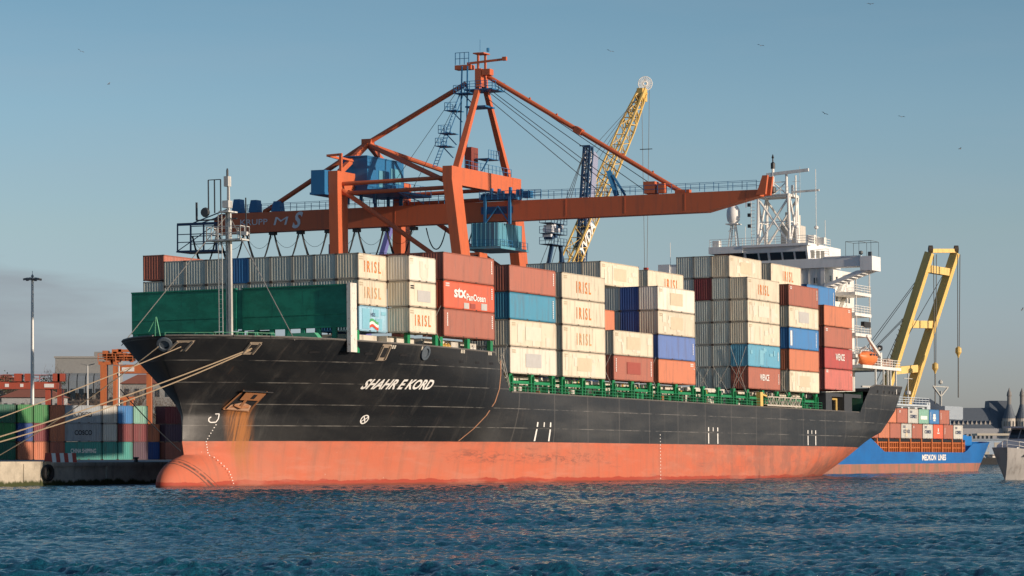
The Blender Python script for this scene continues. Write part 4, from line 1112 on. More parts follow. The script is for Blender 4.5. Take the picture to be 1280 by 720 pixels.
for k in (1, 2, 3):
    for i, z in enumerate(zH):
        c = 'maroon' if (k, i) == (2, 1) else ('cream' if (k, i) == (1, 0) else 'shaded cream')
        if k == 3 and i > 2: continue
        lab = {1: 'second', 2: 'third', 3: 'fourth'}[k]
        lay(110.8, k, z, L40, 2.87, c, 'maroon box end in the tall aft wall of shaded cream ends' if c == 'maroon' else
            'cream long box with a tan rectangle on the very top tier by the wheelhouse' if (k, i) == (1, 0) else
            'shaded cream end in the tall aft wall, %s column from right, %s from top' % (lab, ORD[i]), P40('tan', 81) if (k, i) == (1, 0) else ())
lay(126.7, 1, 26.2, L40, 2.87, 'cream', 'cream long box with orange capitals, highest one right in front of the wheelhouse', (('text', 'I R I S L', 'orange', .56, .24, 4.1, 1.4),))
for i, z in enumerate((23.3, 20.4, 17.5, 14.6, 11.7)): lay(126.7, 1, z, L40, 2.87, 'shaded cream', 'shaded cream box under the lettered box by the wheelhouse, %s one down' % ORD[i])
lay(141.3, 1, 24.15, L40, 2.89, 'blue', 'blue long box on the top tier in front of the white deckhouse', (('strip', 'white', .93, .3, 2.4),))
for i, z in enumerate((21.2, 18.25, 15.3, 12.35)): lay(141.3, 1, z, L40, 2.89, 'maroon' if i % 2 else 'red brown', '%s box under the blue box by the deckhouse, %s one down' % ('maroon' if i % 2 else 'red brown', ORD[i]))
# ---------------------------------------------------------------- quay and land
def concrete(name, c, green=True):
    t = NT(name)
    sp = t.n('ShaderNodeSeparateXYZ'); t.l(t.tc.outputs['Object'], sp.inputs[0])
    n1 = t.noise((.35, .35, .5), 6, .65, False); n2 = t.noise((1.6, 1.6, .25), 5, .7, False)
    col = t.mix(t.step(n1, .35, .7), c, tuple(a*.68 for a in c))
    col = t.mix(t.math('MULTIPLY', t.step(n2, .52, .72), .4), col, (.07, .06, .05))
    if green:
        w = t.math('ADD', .42, t.math('MULTIPLY', t.math('SUBTRACT', t.noise((.7, .7, .4), 5, .7, False), .5), 1.3))
        col = t.mix(t.math('SUBTRACT', 1.0, t.step(t.math('SUBTRACT', sp.outputs['Z'], w), -.15, .15)), col, (.045, .055, .018))
    t.bump(t.noise((1.5, 1.5, 1.5), 6, .7, False), .8, .12)
    return t.done(col, .85)
QTOP = 2.25
q = MB()
q.add([S(-160, -18, QTOP), S(296, -18, QTOP), S(296, -30, QTOP), S(345, -30, QTOP), S(420, -190, QTOP), S(420, -1600, QTOP), S(-160, -1600, QTOP)], [(0,1,2,3,4,5,6)])
tag(q.build('ground', concrete('quay_paving', (.30, .29, .27), False), matrix=MQ), kind='structure')
q = MB()
for i in range(51):
    u0 = -2.4 + i*5.8; q.box(S(u0, -19.2, -3), S(u0+5.72, -18.0 - .06*math.sin(i*2.1), QTOP-.35))
q.box(S(-2.4, -19.2, QTOP-.35), S(296, -17.85, QTOP+.02))
tag(q.build('quay_wall', concrete('quay_wall_concrete', (.62, .58, .52)), matrix=MQ), 'long weathered concrete quay wall that the black ship lies along', 'quay wall')
q = MB(); q.box(S(-160, -19.5, -3), S(-2.6, -16.9, QTOP+.12))
for u in np.arange(-60, -4, 7.5): q.box(S(u, -16.92, .4), S(u+.5, -16.8, QTOP-.1))
tag(q.build('quay_block', concrete('sunlit_quay_concrete', (.52, .46, .36)), matrix=MQ), 'sunlit pale concrete block of the quay with green growth at its foot', 'quay wall')
t_ = MB(); pr = [(1.05*math.cos(a)*0 + .78 + .30*math.cos(a), .30*math.sin(a)) for a in np.linspace(0, 2*math.pi, 13)]
vs = []; fs = []; n = 28
for k in range(n):
    A = 2*math.pi*k/n
    for r, w in pr[:-1]: vs.append((r*math.cos(A), w, r*math.sin(A)))
for k in range(n):
    for j in range(12): fs.append((k*12+j, ((k+1)%n)*12+j, ((k+1)%n)*12+(j+1)%12, k*12+(j+1)%12))
t_.add(vs, fs)
RUB = plain('tyre_rubber', (.018, .018, .02), .8)
o = t_.build('tyre_fender', RUB, matrix=MQ @ Matrix.Translation(S(-3.6, -16.55, 1.25)) @ Matrix.Scale(.8, 4), smooth=True)
tag(o, 'black tyre fender hanging at the corner of the sunlit quay block', 'tyre')
br = thing('traffic_barrier', 'red and white striped barrier blocks standing on the quay edge', 'barrier', MQ, S(3.0, -20.2, QTOP))
for i in range(7):
    b = MB(); b.prism([(-.28, 0), (.28, 0), (.14, .95), (-.14, .95)], i*.42, i*.42+.39, lambda a, z, d: (d*.35, a - d*.94 + 1, z))
    b.build('barrier_block', plain('barrier_red', (.42, .06, .04), .5) if i % 2 == 0 else WHITE, br)
bl = MB(); bl.lathe([(.32, 0), (.22, .1), (.2, .35), (.34, .42), (.34, .5), (.1, .55)], n=14)
bo = bl.build('bollard', plain('bollard_iron', (.05, .05, .05), .6), matrix=MQ @ Matrix.Translation(S(16.0, -18.7, QTOP)), smooth=True)
tag(bo, 'low black iron bollard on the quay edge near the bulb of the ship', 'bollard')

# mooring ropes from the bow to bollards beyond the left edge
ROPE = plain('mooring_rope', (.50, .38, .25), .9)
def rope(a, b, sag, label, r=.05, n=24, mat=None):
    mb = MB(); a, b = Vector(a), Vector(b)
    mb.pipe([a.lerp(b, i/n) - Vector((0, 0, sag*4*(i/n)*(1-i/n))) for i in range(n+1)], r, 6)
    tag(mb.build('mooring_rope', mat or ROPE, smooth=True), label, 'rope', 'mooring ropes at the bow')
def hullw(u, z): return MS @ on_hull(u, z, .1)
def qw(u, v, z): return MQ @ S(u, v, z)
rope(hullw(-3.8, 13.25), qw(-21, -19.0, QTOP+.4), .5, 'upper strand of the twin rope from the fairlead above the anchor', .065)
rope(hullw(-3.8, 13.1), qw(-21, -19.3, QTOP+.1), .9, 'lower strand of the twin rope from the fairlead above the anchor', .065)
rope(hullw(-8.6, 13.35), qw(-25, -20, QTOP+.6), .3, 'single rope from the forward fairlead, highest where it meets the left edge')
s0 = hullw(-9.95, 13.3)
rope(s0, qw(-9.0, -20, QTOP+.1), .5, 'single rope from the tip of the bow, dropping steeply across the quay boxes')
rope(MS @ S(-5.9, .0, 3.5), MS @ S(-4.6, -7.5, 9.6), .25, 'dark spring rope running down to the stem above the bulb', .05, mat=WIRE)

# ---------------------------------------------------------------- quay gantry crane
CRED = paint('crane_red_paint', (.55, .130, .052), .22, .25, .5, .1)
CBLUE = paint('crane_blue_paint', (.022, .15, .33), .2, .25, .45)
CLBL = paint('crane_pale_blue_paint', (.10, .30, .40), .2, .3, .45)
DBLUE = paint('dark_blue_steel', (.02, .055, .12), .15, .2, .45)
VW, VL = -22.5, -39.4
cr = thing('gantry_crane', 'huge red ship to shore gantry crane with its boom stretched over the black ship', 'crane', MQ, (0, 0, 0))
for v, un, uf in ((VW, 99.6, 118.4), (VL, 99.6, 118.4)):
    for u, s_ in ((un, 1), (uf, -1)):
        b = MB(); b.beam(S(u + 1.0*s_, v + (4.2 if v == VW else 0), QTOP+1.6), S(u, v, 39.0), 1.35, 2.3, 0, (1, 0, 0), 1.35, 2.9)
        b.box(S(u-1.45, v-.68, 38.9), S(u+1.45, v+.68, 40.75))
        b.build('leg', CRED, cr)
    b = MB(); b.box(S(un+1.46, v-.66, 38.4), S(uf-1.46, v+.66, 40.74)); b.build('portal_beam', CRED, cr)
    b = MB(); w_ = 4.2 if v == VW else 0; b.box(S(un+1, v+w_-.8, QTOP+.4), S(uf-1, v+w_+.8, QTOP+2.0)); b.build('sill_beam', CRED, cr)
for u in (99.6, 118.4):
    for p_, q_, r_ in ((S(u, VL+.7, 37.8), S(u, VW-.7, 38.05), .28), (S(u, VL+.7, 39.1), S(u, VW-.7, 39.35), .28), (S(u, VL+.7, 38.2), S(u+.4, VW+.6, 27.0), .32), (S(108.2, VL-.3, 45.3), S(u, VW-.7, 38.8), .33)):
        b = MB(); b.tube(p_, q_, r_, 10); b.build('brace', CRED, cr)
    b = MB(); b.box(S(u-.8, VL+.7, 13), S(u+.8, VW+2.6, 14.6)); b.build('tie_beam', CRED, cr)
b = MB()                                        # girder and boom
b.prism([(-62, 34.0), (10, 34.0), (17.4, 35.75), (17.6, 36.55), (-62, 36.75), (-63, 36.2), (-63, 34.6)], 107.2, 109.2, lambda v, z, u: S(u, v, z + .0085*(v+22)))
for v in np.arange(-60, 17, 8.4): b.box(S(107.17, v, 34.3 + .0085*(v+22)), S(107.2, v+.07, 36.5 + .0085*(v+22)))
for u in (107.0, 108.9): b.prism([(17.0, 35.9), (18.3, 36.0), (18.6, 38.4), (17.9, 38.4), (17.4, 36.9)], u, u+.5, lambda v, z, q: S(q, v, z+.25))
girder = b.build('boom_girder', CRED, cr)
b = MB()
for u in (107.3, 109.1):
    b.rail([S(u, -60, 36.45), S(u, -26, 36.75)], 1.1, 2.2, .03, 2); b.rail([S(u, -16, 36.8), S(u, 17.0, 37.0)], 1.1, 1.9, .03, 2)
b.build('walkway_rail', CBLUE, cr)
b = MB()
lettering(b, 'KRUPP', lambda x, y: S(107.14, -56.6+x, 34.72+y), 4.3, .8)
b.build('crane_lettering', plain('pale_lettering', (.62, .66, .70), .5), girder, recalc=False); b = MB()
lettering(b, 'M', lambda x, y: S(107.14, -52.5+x+y*.3, 34.6+y), 2.0, 1.1, .0); lettering(b, 'S', lambda x, y: S(107.14, -50.1+x+y*.35, 34.05+y), 1.15, 2.3, .03)
b.build('crane_lettering', plain('pale_lettering', (.62, .66, .70), .5), girder, recalc=False)
def cab(name, mb, m): return mb.build(name, m, cr)
b = MB(); b.box(S(97.2, -42.2, 37.9), S(103, VL-.75, 40.85)); b.box(S(97.2, -42.4, 37.6), S(103.2, VL-.7, 37.9)); cab('electrical_cabin', b, CBLUE)
b = MB(); b.box(S(103.2, -40.9, 38.6), S(114.0, -36.9, 43.0)); b.box(S(102.8, -41.3, 38.3), S(116, -33.6, 38.6)); b.box(S(103, -41, 43.0), S(114.2, -36.8, 43.15))
mh = cab('machinery_house', b, CBLUE)
b = MB(); b.box(S(106.5, -36.88, 39.2), S(108.2, -36.8, 41.4)); b.build('louvre', CLBL, mh)
b = MB(); b.box(S(110, -36.88, 40), S(113, -36.8, 42)); b.build('louvre', CLBL, mh)
b = MB()
for v in (-40.5, -38.5, -36.5):
    for u in (104.5, 112.5): b.beam(S(u, v, 36.8), S(u, v, 38.4), .35)
b.rail([S(102.8, -41.2, 38.6), S(102.8, -33.7, 38.6), S(116, -33.7, 38.6)], 1.1, 1.6, .03, 2)
b.beam(S(106, -33.7, 38.3), S(107.5, -30.5, 36.8), .4, .1)
cab('house_platform', b, CBLUE)
b = MB(); b.beam(S(108.2, VL, 45.3), S(100.0, VL, 40.7), .55, .7); b.beam(S(108.2, VL, 45.3), S(118.0, VL, 40.7), .55, .7); b.box(S(107.6, VL-.7, 44.7), S(108.8, VL+.7, 45.9)); cab('pyramid_strut', b, CRED)
b = MB(); b.beam(S(100, VL+.2, 40.7), S(100, VL+.2, 43.2), .35); b.beam(S(100, VL-1.9, 43.0), S(100, VL+.4, 43.1), .3); b.beam(S(100, VL-1.7, 43.0), S(112, VL-1.7, 42.6), .3); b.beam(S(100, VL+.3, 42.6), S(112, VL+.3, 42.3), .25); cab('davit_frame', b, CRED)
AP = S(109.2, -22.9, 53.2)
b = MB()
b.beam(S(101.0, VW, 40.7), S(108.4, -22.7, 52.6), .75, .85, 0, (0, 1, 0), .6, .6); b.beam(S(117.0, VW, 40.7), S(110.0, -22.7, 52.6), .75, .85, 0, (0, 1, 0), .6, .6)
b.box(S(108.0, -23.2, 52.2), S(110.2, -22.3, 54.6)); b.box(S(108.0, -22.2, 53.7), S(109.2, -21.0, 54.5))
b.beam(S(108.4, -24.5, 55.4), S(108.4, -18.9, 55.7), .28); b.box(S(108.2, -19.3, 55.5), S(108.6, -18.7, 56.0)); b.beam(S(108.4, -22.9, 54.6), S(108.4, -22.9, 56.8), .25); b.beam(S(109.8, -22.5, 54.6), S(109.8, -22.5, 56.8), .25); b.box(S(108.0, -23.5, 56.6), S(110.0, -21.9, 56.75)); b.box(S(108.0, -26.2, 54.6), S(109.2, -23.8, 55.2))
cab('a_frame', b, CRED)
b = MB()
for z, w in ((51.2, 2.0), (48.8, 1.4), (45.6, 1.5), (43.8, 1.4)):
    t = (z-40.7)/12.5; u = 101.5 + 7*t; v = -24.0 - (.4 if z > 50 else 1.4)
    b.box(S(u-1, v-w*.6, z), S(u+1.5, v+w*.6, z+.1)); b.rail([S(u-1, v-w*.6, z), S(u-1, v+w*.6, z)], 1.1, .8, .03, 2); b.rail([S(u-1, v-w*.6, z), S(u+1.5, v-w*.6, z)], 1.1, .8, .03, 2)
    b.beam(S(u, v-.2, z), S(u, v+1.3, z-1.5), .12)
b.box(S(107.5, -24.6, 51.7), S(111.5, -20.4, 51.85)); b.rail([S(107.5, -24.6, 51.8), S(107.5, -20.4, 51.8), S(111.5, -20.4, 51.8)], 1.1, .9, .035, 3); b.box(S(107.5, -24.4, 49.4), S(110.5, -21.4, 49.6))
b.rail([S(107.6, -25.9, 55.2), S(107.6, -23.9, 55.2)], 1.6, .7, .04, 2); b.beam(S(107.6, -25.2, 44), S(107.8, -25.0, 55.0), .16); b.beam(S(107.6, -24.2, 44), S(107.8, -24.2, 55.0), .16)
for a_, c_ in ((-24.9, -24.4), (-25.5, -25.0)): b.beam(S(101.2, a_-.6, 41), S(108.0, c_, 52.4), .08)
for i in range(26):
    t = i/26; b.beam(S(101.2+6.8*t, -25.5+.5*t, 41+11.4*t), S(101.2+6.8*t, -26.1+1.1*t, 41+11.4*t), .07)
b.lathe([(.03, 0), (.03, 1.6)], (109, 22.9, 57), 5); b.lathe([(.2, 0), (.2, .5)], (109.6, 22.0, 57.0), 6)
cab('ladder_platform', b, CBLUE)
b = MB(); b.pipe([S(109.0, -25.0, 52.8), S(108.2, VL, 45.4), S(108.2, -55.6, 36.5)], .34, 10); cab('back_stay', b, CRED)
b = MB(); F0 = S(109.2, -21.8, 53.6); F1 = S(108.2, 6.6, 36.9); MID = F0.lerp(F1, .47)
b.pipe([F0, MID], .32, 10); b.pipe([MID, F1], .32, 10); b.beam(F0.lerp(F1, .455), F0.lerp(F1, .49), .85, .8); b.box(S(107.8, 5.6, 36.6), S(108.6, 7.6, 37.3))
for t in (.22, .36, .7, .85): c = F0.lerp(F1, t); b.box(c+Vector((-.1, -.1, .2)), c+Vector((.1, .1, .55)))
cab('fore_stay', b, CRED)
b = MB()
for dv, z1 in ((-.3, 37.4), (.5, 37.4), (2.5, 37.4), (4.0, 37.4), (-2.0, 37.4)): b.tube(S(109+dv*.1, -21.5+dv*.25, 51.6+dv*.35), S(108.2, -2.2+dv*1.4, z1), .05, 5)
for u, v0, v1, z in ((108, -26, -36, 41), (108, -25.2, -33, 40)): b.tube(S(u, v0, 51.5), S(u, v1, z-2), .035, 5)
cab('hoist_wire', b, WIRE)
b = MB(); b.box(S(107.3, 1.4, 36.95), S(108.8, 3.0, 38.5)); b.box(S(107.3, 3.3, 36.95), S(108.3, 4.3, 38.2)); cab('winch_box', b, CRED)
b = MB(); b.box(S(107.2, -21.9, 35.0), S(109.4, -17.2, 36.0)); b.box(S(107.0, -21.9, 36.9), S(109.5, -17.0, 37.6))
for v in np.arange(-21.6, -15.5, .55): b.box(S(107.0, v, 37.2), S(107.5, v+.3, 38.0 + .5*math.sin(v*7)))
for v in (-21.2, -17.6): b.beam(S(107.0, v, 33.6), S(107.0, v, 37.3), .35)
b.beam(S(106.95, -21, 34), S(106.95, -19.3, 36), .14); b.beam(S(106.95, -17.8, 34), S(106.95, -19.3, 36), .14)
b.rail([S(106.9, -22, 36.9), S(106.9, -13, 36.9)], 1.1, .9, .04, 3); b.box(S(107, -15.8, 37.0), S(108, -14.6, 37.9))
cab('trolley', b, CBLUE)
b = MB(); b.box(S(105.0, -22.3, 30.6), S(112.5, -18.4, 33.7)); b.box(S(104.2, -23.4, 30.2), S(113.2, -17.6, 30.5))
for u in np.arange(105.2, 112.4, 1.2): b.box(S(u, -18.42, 30.6), S(u+.12, -18.34, 33.7))
for v in np.arange(-22.2, -18.5, .65): b.box(S(104.93, v, 30.6), S(105.02, v+.08, 33.7))
b.box(S(103.8, -24.4, 30.2), S(106, -23.4, 31.8))
cab('trolley_cabin', b, CLBL)
b = MB(); b.rail([S(104.3, -24.4, 30.4), S(104.3, -17.7, 30.4), S(113, -17.7, 30.4)], 1.0, 1.2, .03, 2); cab('cabin_rail', b, CBLUE)
b = MB(); b.box(S(103.6, -23.2, 27.4), S(106.0, -20.4, 29.7)); cab('operator_cab', b, CRED)
for v in (-22.9, -22.0, -21.2):
    w = MB(); w.box(S(103.55, v, 28.0), S(103.58, v+.6, 29.4)); w.build('cab_window', GLASS, cr)
b = MB()                                        # festoon cable loops
sup = [-67 + 4.35*i for i in range(9)]
for a, c in zip(sup, sup[1:]):
    for du, sg in ((0, 4.6), (.2, 4.3)):
        b.pipe([S(107.6+du, a+.25+(c-a-.5)*i/14, 33.5 - sg*(1-abs(2*i/14-1)**1.75)) for i in range(15)], .085, 6)
    b.pipe([S(107.9, a+(c-a)*i/10, 33.4 - 1.9*(1-(2*i/10-1)**2)) for i in range(11)], .025, 4)
for v in sup[2:]: b.box(S(107.3, v-.4, 33.3), S(108.3, v+.4, 33.75))
for v in (-30.5, -26.5):
    b.pipe([S(107.6, v+.25+3*i/12, 33.5 - 2.9*(1-abs(2*i/12-1)**2.2)) for i in range(13)], .085, 6)
cab('festoon_cable', b, plain('rubber_cable', (.025, .028, .03), .6))
b = MB()
for z in (31.4, 32.6, 33.7, 35.1): b.beam(S(106.4, -68.4, z), S(106.4, -62, z), .12 if z < 35 else .35); b.beam(S(110, -68.4, z), S(110, -62, z), .12)
for v in (-68.4, -66.3, -64.2, -62.2):
    for u in (106.4, 110): b.beam(S(u, v, 31.2), S(u, v, 35.1), .16)
b.beam(S(106.4, -68.4, 31.4), S(106.4, -62.2, 35), .1); b.beam(S(106.4, -66, 35.2), S(107.5, -60, 37.4), .14); b.beam(S(106.4, -64.5, 35.2), S(107.5, -59, 37.0), .14)
b.box(S(106.2, -68.5, 31.2), S(110.2, -62, 31.4)); cab('end_platform', b, DBLUE)
b = MB()
for v, h in ((-60.3, 1.9), (-57.6, 1.7), (-54, 1.4)):
    b = MB(); b.prism([(v, 36.5), (v+1.5, 36.5), (v+1.3, 36.5+h), (v+.4, 36.5+h)], 107.3, 108.6, lambda a, z, u: S(u, a, z)); cab('end_winch', b, CBLUE)
b = MB(); b.box(S(106.5, -24.0, 40.75), S(108.6, -23.0, 44.0)); cab('exhaust_stack', b, paint('dark_red_paint', (.22, .05, .035), .3, .3))
b = MB(); b.rail([S(102.5, VW+.5, 40.75), S(117, VW+.5, 40.75)], 1.1, 1.2, .03, 2); b.box(S(107.2, VW-.3, 42.4), S(110.5, VW+1.8, 42.5)); b.rail([S(107.2, VW+1.7, 42.5), S(110.5, VW+1.7, 42.5)], 1.1, .9, .03, 2); b.beam(S(107.4, VW+.6, 40.8), S(107.4, VW+1.6, 42.4), .15)
cab('beam_walkway', b, CBLUE)
b = MB(); b.beam(S(108.4, -2.8, 36.9), S(108.0, -3.8, 40.2), .5, .7); b.beam(S(108.4, -1.6, 36.9), S(108.0, -3.2, 39.6), .3); cab('boom_hinge_post', b, CBLUE)

# ---------------------------------------------------------------- harbour crane with lattice boom
hc = thing('harbour_crane', 'yellow lattice boom harbour crane rising behind the red boom, spoked sheave on its tip', 'crane', MQ, (0, 0, 0))
B0, B1 = S(158, -40, 13.0), S(208.2, -40, 63.6)
b = MB(); b.lattice(B0, B0.lerp(B1, .86), 2.5, 1.9, 24, .12, .055, (0, 1, 0)); b.lattice(B0.lerp(B1, .86), B1, 1.9, 1.1, 5, .14, .08, (0, 1, 0)); b.box(B1-Vector((1.5, .5, 1.8)), B1+Vector((.7, .5, .3)))
bo = b.build('lattice_boom', YELLOW, hc)
b = MB(); c = S(209.2, -40.0, 64.9)
for k in range(22):
    A = 2*math.pi*k/22; d_ = Vector((math.cos(A), 0, math.sin(A)))
    fw = lambda r: c + Vector((SX*0 + d_.x*r*.42, -d_.x*r*.907, d_.z*r))
    b.beam(fw(.3), fw(1.15), .11)
b2 = []
ringp = [c + Vector((math.cos(2*math.pi*k/28)*1.17*.42, -math.cos(2*math.pi*k/28)*1.17*.907, math.sin(2*math.pi*k/28)*1.17)) for k in range(29)]
b.pipe(ringp, .07, 6); b.pipe([c + (p_-c)*.28 for p_ in ringp], .12, 6)
b.build('sheave', plain('sheave_white', (.75, .72, .66), .5), hc)
b = MB()
for dv in (-.8, .6): b.tube(S(209.6, -40+dv, 64), S(209.6, -40+dv*.3, 34.0), .045, 5)
b.beam(S(209.6, -41.1, 54), S(209.6, -38.9, 54), .12)
for i in range(3): b.tube(B1 + Vector((-.4, i*.3, -.5)), S(184, -40.5+i*.4, 50 - i*1.5), .04, 5)
for u in (150, 154, 158): b.tube(S(184, -40.2, 51), S(u, -40, 14), .05, 5)
b.build('hoist_rope', WIRE, hc)
b = MB(); b.box(S(209.2, -40.3, 32.8), S(210, -39.7, 34.2)); b.lathe([(.3, 0), (.15, .5)], (209.6, 40, 32.2), 8); b.build('hook_block', plain('hook_red', (.35, .06, .04), .5), hc)
b = MB(); b.lattice(S(178.6, -40, 10), S(185.2, -40, 52), 1.2, 1.0, 26, .17, .07, (0, 1, 0), 0, 1); b.box(S(184.6, -40.6, 52), S(186.0, -39.4, 52.2)); b.beam(S(185, -41.4, 52.3), S(185, -39.6, 52.3), .15)
b.build('tower', [DBLUE, plain('tower_white', (.6, .62, .66), .5)], hc)
b = MB(); b.add([S(186.2, -39.4, 51.6), S(188.0, -39.4, 50.8), S(185.0, -39.4, 38), S(182.8, -39.4, 38)], [(0,1,2,3)]); b.add([S(186.2, -39.7, 51.6), S(188.0, -39.7, 50.8), S(185.0, -39.7, 38), S(182.8, -39.7, 38)], [(3,2,1,0)])
b.build('tower_panel', plain('lilac_panel', (.27, .29, .40), .5), hc)
b = MB(); rr = random.Random(9)
for z in (35.5, 37.2, 38.8):
    b.box(S(168.5, -41, z), S(174.5, -39, z+.08)); b.rail([S(168.5, -39, z), S(174.5, -39, z)], 1.1, 1.3, .035, 2); b.rail([S(168.5, -41, z), S(168.5, -39, z)], 1.1, 1, .035, 2)
for k in range(12):
    u_, z_ = 169+rr.random()*4.5, 35.7+rr.random()*2.6; b.box(S(u_, -40.8, z_), S(u_+.7, -39.4, z_+.6), rr.choice((0, 1, 1)))
b.beam(S(171, -40, 35.5), S(164, -40, 20), .5); b.beam(S(174.5, -40, 35.5), S(174.5, -40, 20), .45); b.beam(S(174, -40, 35.5), S(180, -40, 24), .4); b.box(S(160, -44, 10), S(180, -36, 20))
b.build('slewing_platform', [DBLUE, plain('tower_white', (.6, .62, .66))], hc)
b = MB(); b.box(S(156, -47, QTOP), S(182, -33, QTOP+2.2)); b.lathe([(3.2, 4.4), (2.6, 10)], (168, 40, 0), 16); b.build('undercarriage', DBLUE, hc)
b = MB(); mid = B0.lerp(B1, .48)
dirb = (B1-B0).normalized()
lettering(b, 'YVDA', lambda x, y: mid + dirb*(x*1.0) + Vector((-.707, 0, .707))*(y-.9) + Vector((0, -1.25, 0)), 7.5, 1.8, .03)
b.build('boom_lettering', WHITE, hc, recalc=False)

# second crane seen through the portal
c2 = thing('mobile_crane', 'violet blue harbour crane partly seen through the red portal legs', 'crane', MQ, S(150, -62, QTOP))
b = MB(); b.beam(S(0, 0, 0), S(0, 0, 30), 2.2, 2.2, w2=1.6, h2=1.6); b.box(S(-6, -4, 8), S(6, 4, 12)); b.box(S(-5, -4, 0), S(5, 4, 2.5)); b.beam(S(3, 0, 26), S(9, 0, 36), .8)
b.build('crane_tower', plain('violet_blue_paint', (.14, .14, .36), .5), c2)
b = MB(); rr = random.Random(2)
for z in (26, 28, 30): b.box(S(-3, -3, z), S(3, 5, z+.12)); b.rail([S(-3, -3, z), S(-3, 5, z), S(3, 5, z)], 1.1, 1.2, .04, 3)
b.lattice(S(2, 5, 10), S(2, 5.5, 34), 1.6, 1.2, 14, .1, .06, (1, 0, 0)); b.lattice(S(2, -6, 10), S(2, -6, 33), 1.6, 1.2, 14, .1, .06, (1, 0, 0))
b.build('crane_gallery', DBLUE, c2)
# ---------------------------------------------------------------- blue coaster moored astern
cs = thing('coaster', 'small bright blue container coaster moored astern of the black ship', 'ship', MQ, (0, 0, 0))
def coaster():
    UC, HB = -11.5, 6.5
    def hb(u, z):
        us = 302 + 9.0*max(0, (z+1)/6.2)**1.1
        t = min(max((us-u)/26.0, 0), 1); bow = HB*(1-(1-t)**2.2)**(1/1.25)
        t2 = min(max((u-176)/10, 0), 1)
        return max(bow*(.75+.25*t2), .02), us
    def zt(u): return interp(((176, 6.4), (221, 6.2), (225, 5.0), (230, 3.45), (279, 3.35), (283.5, 5.0), (311, 5.5)), u)
    st = list(np.arange(176, 219, 6)) + list(np.arange(219, 232, 1.2)) + list(np.arange(233, 280, 3)) + list(np.arange(280, 306, 1.0)) + list(np.arange(306, 311.2, .4))
    mb = MB(); NZ = 12; n = len(st)
    for sd in (1, -1):
        for u in st:
            for j in range(NZ+1):
                z = -1.5 + (zt(u)+1.5)*j/NZ
                _, us = hb(u, z); uu = u if u < 270 else 270 + (u-270)*(us-270)/(311.0-270)
                mb.v.append((uu, -(UC+sd*hb(uu, z)[0]), z))
    def id_(s, i, j): return (0 if s == 1 else n*(NZ+1)) + i*(NZ+1)+j
    for s_ in (1, -1):
        for i in range(n-1):
            for j in range(NZ): mb.f.append((id_(s_,i,j), id_(s_,i+1,j), id_(s_,i+1,j+1), id_(s_,i,j+1))); mb.m.append(0)
    for i in (0, n-1):
        for j in range(NZ): mb.f.append((id_(1,i,j), id_(-1,i,j), id_(-1,i,j+1), id_(1,i,j+1))); mb.m.append(0)
    t = NT('coaster_paint'); sp = t.n('ShaderNodeSeparateXYZ'); t.l(t.tc.outputs['Object'], sp.inputs[0])
    w = t.noise((.4, .4, .15), 5, .65, False)
    red = t.mix(t.step(w, .40, .62), (.40, .15, .10), (.24, .15, .10)); blue = t.mix(t.step(t.noise((.3, .3, .3), 4, .6, False), .35, .7), (.012, .135, .40), (.015, .11, .33))
    t.done(t.mix(t.step(sp.outputs['Z'], 1.38, 1.44), red, blue), .4)
    h = mb.build('coaster_hull', t.mat, cs, smooth=True)
    b = MB(); b.box(S(230, UC-5.8, 3.2), S(279, UC+5.8, 3.3)); b.box(S(180, UC-5.5, 6.0), S(223, UC+5.5, 6.1)); b.box(S(282, UC-3.5, 4.6), S(298, UC+3.5, 4.7)); b.build('coaster_deck', RUSTY, cs)
    b = MB(); lettering(b, 'MEDKON  LINES', lambda x, y: S(258.6+x, UC+HB+.04, 1.95+y), 14.5, 1.05, .03); b.build('coaster_lettering', WHITE, h, recalc=False)
    hold = plain('hold_orange_paint', (.56, .17, .055), .6)
    b = MB()
    for u in np.arange(225.5, 279.5, 1.05): b.box(S(u, -5.6, 3.2), S(u+.22, -5.35, 5.5))
    for u in np.arange(226.3, 280, 6.3): b.box(S(u, -6.2, 3.2), S(u+.35, -5.15, 5.75))
    for z in (4.1, 5.0): b.box(S(225, -5.55, z), S(279, -5.4, z+.14))
    b.box(S(225, -7.5, 3.2), S(279, -7.2, 5.2)); b.build('hatch_frame', hold, cs)
    b = MB(); b.box(S(225, -6.6, 5.2), S(279, -5.3, 5.65)); b.build('hatch_cover', DARK, cs)
    b = MB(); b.box(S(281.5, UC-4.8, 4.5), S(285, UC+4.8, 6.6)); b.box(S(286, UC+1.2, 4.6), S(290.5, UC+4.2, 6.4)); b.build('bow_locker', plain('coaster_blue_paint', (.015, .16, .45), .5), cs)
    b = MB(); b.box(S(250, -16.6, 5), S(268, -9.6, 11.6)); b.box(S(249, -17.2, 11.6), S(269, -9.0, 11.9)); b.rail([S(249, -9.1, 11.9), S(269, -9.1, 11.9)], 1.2, 2, .06, 3); b.box(S(268.2, -11.5, 10.2), S(270.2, -9.2, 12.4)); b.build('coaster_wheelhouse', paint('coaster_pale_paint', (.50, .56, .60), .1, .2), cs)
    for u in (251, 255, 259, 263.6):
        w = MB(); w.box(S(u, -9.58, 10.4), S(u+2.8, -9.52, 11.4)); w.build('coaster_window', GLASS, cs)
    b = MB()
    CMP = plain('coaster_mast_paint', (.45, .44, .40), .5)
    for u, v, z in ((258, -13, 15.0), (243, -12, 14.7), (238, -12, 14)):
        b = MB(); b.tube(S(u, v, 9), S(u, v, z), .12, 6); b.build('coaster_mast', CMP, cs)
    b = MB(); b.tube(S(262.5, -11, 9), S(262.5, -11, 17.5), .12, 6)
